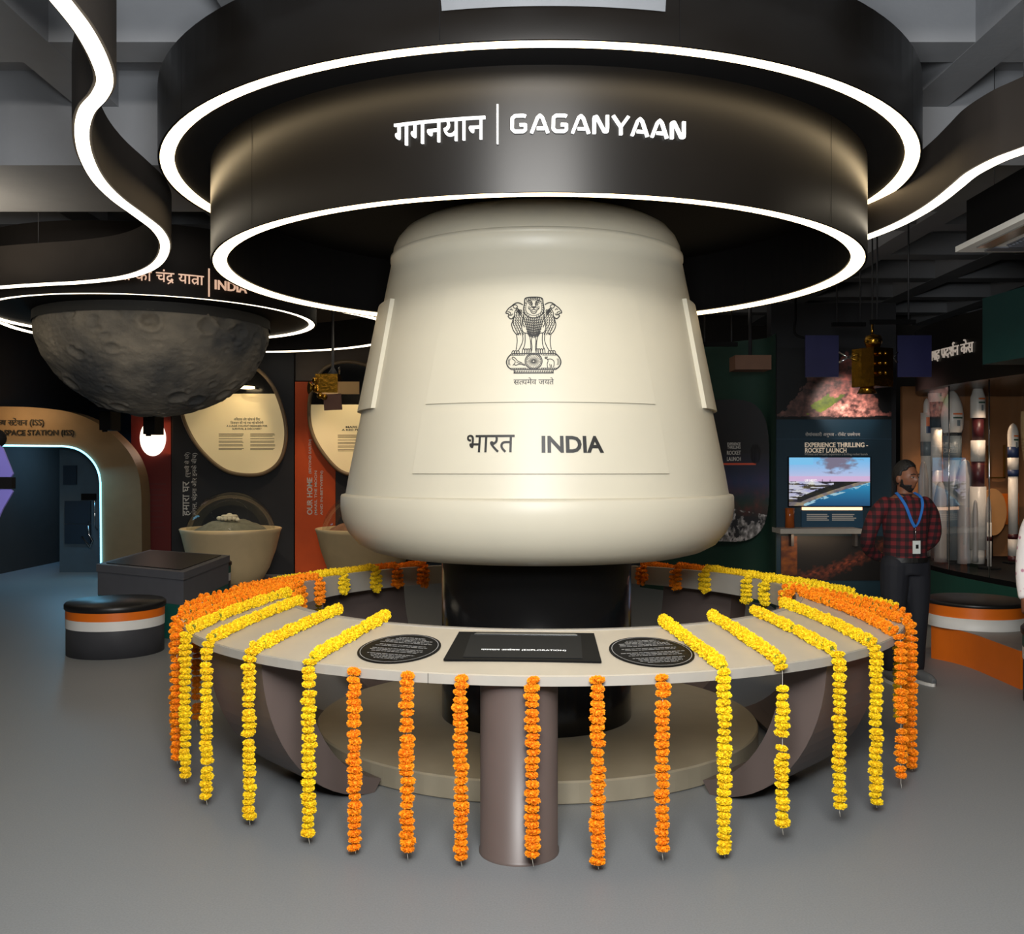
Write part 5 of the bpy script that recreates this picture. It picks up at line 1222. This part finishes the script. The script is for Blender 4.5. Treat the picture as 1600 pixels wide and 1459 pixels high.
def person(px, d, rz, head_rz, label, shirt, behind=True, sc_=1.0, lanyard=True, shirt_name='shirt'):
    X, Y = gx(px, d), d
    g = thing('person', (X, Y, 0), label, 'person')
    T = Matrix.Translation((X, Y, 0)) @ Matrix.Rotation(rz, 4, 'Z') @ Matrix.Scale(sc_, 4)
    W = lambda *p: T @ Vector(p)
    H = Matrix.Translation((X, Y, 0)) @ Matrix.Rotation(rz, 4, 'Z') @ Matrix.Scale(sc_, 4) @ Matrix.Translation((0, -0.01, 1.565)) @ Matrix.Rotation(head_rz, 4, 'Z')
    HR = H.to_3x3()
    def headfn(u):
        x, y, z = u.x * 0.074, u.y * 0.096, u.z * 0.122
        if u.z < 0: k = 1 + 0.36 * u.z; x *= k; y *= (1 + 0.16 * u.z) if u.y < 0 else (1 + 0.42 * u.z)
        f = max(0, -u.y)
        if f > 0:
            y -= 0.026 * math.exp(-((u.x) / 0.15) ** 2 - ((u.z + 0.14) / 0.16) ** 2) * f        # nose
            y -= 0.008 * math.exp(-((u.z - 0.20) / 0.10) ** 2) * f                              # brow
            y += 0.013 * (math.exp(-((u.x - 0.40) / 0.17) ** 2) + math.exp(-((u.x + 0.40) / 0.17) ** 2)) * math.exp(-((u.z - 0.04) / 0.11) ** 2) * f
            y -= 0.009 * math.exp(-(u.x / 0.28) ** 2 - ((u.z + 0.50) / 0.09) ** 2) * f + 0.010 * math.exp(-(u.x / 0.3) ** 2 - ((u.z + 0.80) / 0.14) ** 2) * f
        return Vector((x, y, z))
    # limbs (body space: +x picture right, -y towards the camera)
    legs = []
    for s in (-1, 1):
        legs.append([((s * 0.085, 0, 0.90), 0.095), ((s * 0.095, -0.005, 0.72), 0.085), ((s * 0.10, -0.01, 0.49), 0.060), ((s * 0.105, 0.012, 0.32), 0.055), ((s * 0.11, 0.02, 0.09), 0.040)])
    if behind:
        arms = [[((s * 0.165, 0, 1.365), 0.052), ((s * 0.235, 0.02, 1.27), 0.054), ((s * 0.275, 0.06, 1.10), 0.046), ((s * 0.20, 0.16, 1.00), 0.040), ((s * 0.09, 0.205, 0.94), 0.030)] for s in (-1, 1)]
    else:
        arms = [[((s * 0.175, 0, 1.385), 0.062), ((s * 0.225, 0.0, 1.28), 0.056), ((s * 0.255, -0.01, 1.08), 0.047), ((s * 0.262, -0.04, 0.95), 0.040), ((s * 0.262, -0.07, 0.86), 0.030)] for s in (-1, 1)]
    torso = [((0, 0, 0.86), (0.150, 0.105)), ((0, 0, 0.98), (0.152, 0.110)), ((0, -0.005, 1.10), (0.150, 0.112)), ((0, -0.005, 1.24), (0.165, 0.115)), ((0, 0, 1.34), (0.175, 0.108)), ((0, 0.005, 1.41), (0.13, 0.085)), ((0, 0.008, 1.445), (0.07, 0.065))]
    def tor(mb, grow, z0=0.0, z1=9):
        mb.tube([W(*p) for p, r_ in torso if z0 <= p[2] <= z1], [tuple((q_ + grow) * sc_ for q_ in r_) for p, r_ in torso if z0 <= p[2] <= z1], 24)
    def limb(mb, L_, grow, a=0, b=99):
        sub = L_[a:b]; pts = spline([p for p, r_ in sub], 4); rr = []
        for i in range(len(pts)):
            f = i / (len(pts) - 1) * (len(sub) - 1); j = min(int(f), len(sub) - 2); rr.append((sub[j][1] + (sub[j + 1][1] - sub[j][1]) * (f - j) + grow) * sc_)
        mb.tube([W(*p) for p in pts], rr, 14)
        mb.ball(W(*sub[0][0]), (sub[0][1] + grow) * sc_ * 0.98, 14, 8)
    bd = MB(); tor(bd, -0.006)
    for L_ in legs: limb(bd, L_, -0.006)
    for L_ in arms: limb(bd, L_, -0.006)
    bd.tube([W(0, 0.012, 1.40), W(0, 0.006, 1.46), W(0, 0.0, 1.53)], [0.062 * sc_, 0.056 * sc_, 0.056 * sc_], 16)
    bd.ball(H @ Vector((0, 0, 0)), 1, 40, 30, M=HR, fn=headfn)
    for s in (-1, 1): bd.ball(H @ Vector((s * 0.074, 0.012, -0.008)), (0.011, 0.020, 0.032), 10, 8, M=HR)
    for si, s in enumerate((-1, 1)):     # hands: palm, four unequal curled fingers, thumb off the side
        wv = Vector(arms[si][-1][0])
        if behind: dirv = Vector((-s * 0.75, 0.25, -0.6)).normalized(); side = Vector((0, 0.3, 0.95)).normalized(); bend = Vector((-s * 0.5, -0.2, -0.8)).normalized()
        else: dirv = Vector((0, -0.25, -0.97)).normalized(); side = Vector((0, -0.97, 0.25)); bend = Vector((-s * 0.6, -0.2, -0.75)).normalized()
        pc = wv + dirv * 0.05
        bd.tube([W(*wv), W(*(wv + dirv * 0.03)), W(*(wv + dirv * 0.085))], [0.028 * sc_, (0.024 * sc_, 0.038 * sc_), (0.020 * sc_, 0.040 * sc_)], 12)
        for q_, ln in ((-1.5, 0.060), (-0.5, 0.072), (0.5, 0.077), (1.5, 0.068)):
            b0 = wv + dirv * 0.08 + side * 0.019 * q_; b1 = b0 + dirv * ln * 0.5; b2 = b1 + (dirv + bend).normalized() * ln * 0.5
            bd.tube([W(*b0), W(*b1), W(*b2)], [0.0095 * sc_, 0.009 * sc_, 0.0075 * sc_], 8)
        t0_ = wv + dirv * 0.03 + side * 0.034; t1_ = t0_ + (dirv * 0.5 + side * 0.6).normalized() * 0.035; t2_ = t1_ + dirv * 0.03
        bd.tube([W(*t0_), W(*t1_), W(*t2_)], [0.012 * sc_, 0.011 * sc_, 0.009 * sc_], 8)
    solid(bd, 'body', M_skin, g, 0.0065, 2)
    st = MB(); tor(st, 0.012, 0.95, 1.42)
    for L_ in arms: limb(st, L_, 0.010, 0, 5)
    st.tube([W(0, 0, 0.93), W(0, 0, 1.0)], [(0.165 * sc_, 0.122 * sc_), (0.166 * sc_, 0.122 * sc_)], 24)
    st.tube([W(0, 0.010, 1.40), W(0, 0.006, 1.452)], [(0.10 * sc_, 0.085 * sc_), (0.068 * sc_, 0.068 * sc_)], 20)
    solid(st, shirt_name, shirt, g, 0.010, 5)
    tr = MB(); tr.tube([W(0, 0, 0.83), W(0, 0, 0.90), W(0, 0, 0.955)], [(0.165 * sc_, 0.12 * sc_), (0.165 * sc_, 0.12 * sc_), (0.157 * sc_, 0.117 * sc_)], 24)
    for L_ in legs: limb(tr, L_, 0.016)
    solid(tr, 'trousers', M_jean, g, 0.010, 4)
    bl = MB(); bl.tube([W(0, 0, 0.925), W(0, 0, 0.962)], [(0.172 * sc_, 0.130 * sc_)] * 2, 32, cap=False); b_ = bl.build('belt', M_vinyl, g)
    MB().box(W(0.0, -0.132, 0.943), (0.045 * sc_, 0.008, 0.034 * sc_), rz=rz).build('buckle', M_chrome, b_).matrix_parent_inverse = Matrix.Identity(4)
    for s in (-1, 1):
        sh_ = MB(); sh_.tube([W(s * 0.11, 0.065, 0.05), W(s * 0.112, 0.02, 0.058), W(s * 0.118, -0.06, 0.048), W(s * 0.124, -0.14, 0.036), W(s * 0.126, -0.19, 0.030)], [(0.03 * sc_, 0.036 * sc_), (0.042 * sc_, 0.052 * sc_), (0.045 * sc_, 0.044 * sc_), (0.046 * sc_, 0.032 * sc_), (0.028 * sc_, 0.022 * sc_)], 16)
        sh_.tube([W(s * 0.11, 0.02, 0.06), W(s * 0.11, 0.02, 0.12)], 0.044 * sc_, 14)
        so = solid(sh_, 'shoe', M_shoe, g, 0.007, 4)
        sl = MB(); sl.prism([tuple(W(s * 0.116 + 0.048 * math.cos(2 * PI * i / 20), -0.06 + 0.138 * math.sin(2 * PI * i / 20), 0)[:2]) for i in range(20)], 0.0, 0.022); s2 = sl.build('sole', M_white, so); s2.matrix_parent_inverse = Matrix.Identity(4)
    hr = MB()
    def hairfn(u):
        p_ = headfn(Vector((u.x, max(u.y, -0.55) if u.z < 0.55 else u.y, u.z))); lim = 0.42 if u.y < -0.3 else (0.0 if u.y < 0.15 else -0.45)
        k = 1.12 if u.z > lim else 0.86
        return p_ * k
    hr.ball(H @ Vector((0, 0.004, 0.008)), 1, 36, 28, M=HR, fn=hairfn); solid(hr, 'hair', M_hair, g, 0.007, 2)
    if behind:
        be = MB()
        def beardfn(u):
            p_ = headfn(u); on = ((u.z < -0.40 and u.y < 0.25) or (u.z < 0.0 and -0.35 < u.y < 0.1)) and not (abs(u.x) < 0.34 and -0.64 < u.z < -0.36 and u.y < -0.4)
            mou = -0.40 < u.z < -0.33 and abs(u.x) < 0.28 and u.y < -0.5
            return p_ * (1.025 if (on or mou) else 0.90)
        be.ball(H @ Vector((0, 0, 0)), 1, 44, 36, M=HR, fn=beardfn); solid(be, 'beard', M_hair, g, 0.005, 2)
    for s in (-1, 1):
        e_ = MB().ball(H @ Vector((s * 0.029, -0.080, 0.006)), (0.013 * sc_, 0.008 * sc_, 0.006 * sc_), 12, 8, M=HR).build('eye', M_eye, g)
        i_ = MB().ball(H @ Vector((s * 0.029 + 0.003, -0.089, 0.006)), (0.0055 * sc_, 0.003, 0.006 * sc_), 10, 6, M=HR).build('iris', M_hair, e_); i_.matrix_parent_inverse = Matrix.Identity(4)
        MB().tube([H @ Vector((s * 0.012, -0.099, 0.027)), H @ Vector((s * 0.03, -0.096, 0.032)), H @ Vector((s * 0.048, -0.083, 0.027))], [0.003, 0.004, 0.0025], 6).build('eyebrow', M_hair, g)
    if lanyard:
        M_lan = mat('blue_lanyard', srgb(40, 110, 190), 0.6); ly = thing('lanyard', W(0, -0.15, 1.1), 'blue lanyard with a white badge around the neck of the man in plaid', 'lanyard')
        for pts in ([(-0.075, 0.0, 1.455), (-0.085, -0.075, 1.42), (-0.068, -0.125, 1.35), (-0.03, -0.138, 1.24), (0.0, -0.138, 1.195)], [(0.075, 0.0, 1.455), (0.085, -0.075, 1.42), (0.068, -0.125, 1.35), (0.03, -0.138, 1.24), (0.0, -0.138, 1.195)]):
            P_ = [W(*v) for v in spline(pts, 4)]; wv = Matrix.Rotation(rz, 3, 'Z') @ Vector((0.011, 0, 0.004))
            mb = MB(); mb.grid([[p_ - wv for p_ in P_], [p_ + wv for p_ in P_], [p_ + wv + Vector((0, 0.003, 0)) for p_ in P_], [p_ - wv + Vector((0, 0.003, 0)) for p_ in P_], [p_ - wv for p_ in P_]], smooth=False); mb.build('strap', M_lan, ly)
        MB().tube([W(0, -0.140, 1.20), W(0, -0.142, 1.10)], 0.003, 6).build('clip', M_chrome, ly)
        MB().box(W(0.005, -0.145, 1.045), (0.062, 0.006, 0.098), rz=rz).build('badge', mat('badge_white', srgb(215, 220, 216), 0.4), ly)
        MB().box(W(0.008, -0.149, 1.05), (0.022, 0.002, 0.03), rz=rz).build('badge_photo', M_ink, ly)
    return g
person(1414, 7.5, R(10), R(20), 'man in a red and black plaid shirt and jeans standing with hands behind his back', plaid())
person(1672, 6.0, R(-20), R(-30), 'person in a white floral top, only a sleeve showing at the right edge', floral(), behind=False, sc_=0.97, lanyard=False, shirt_name='top')
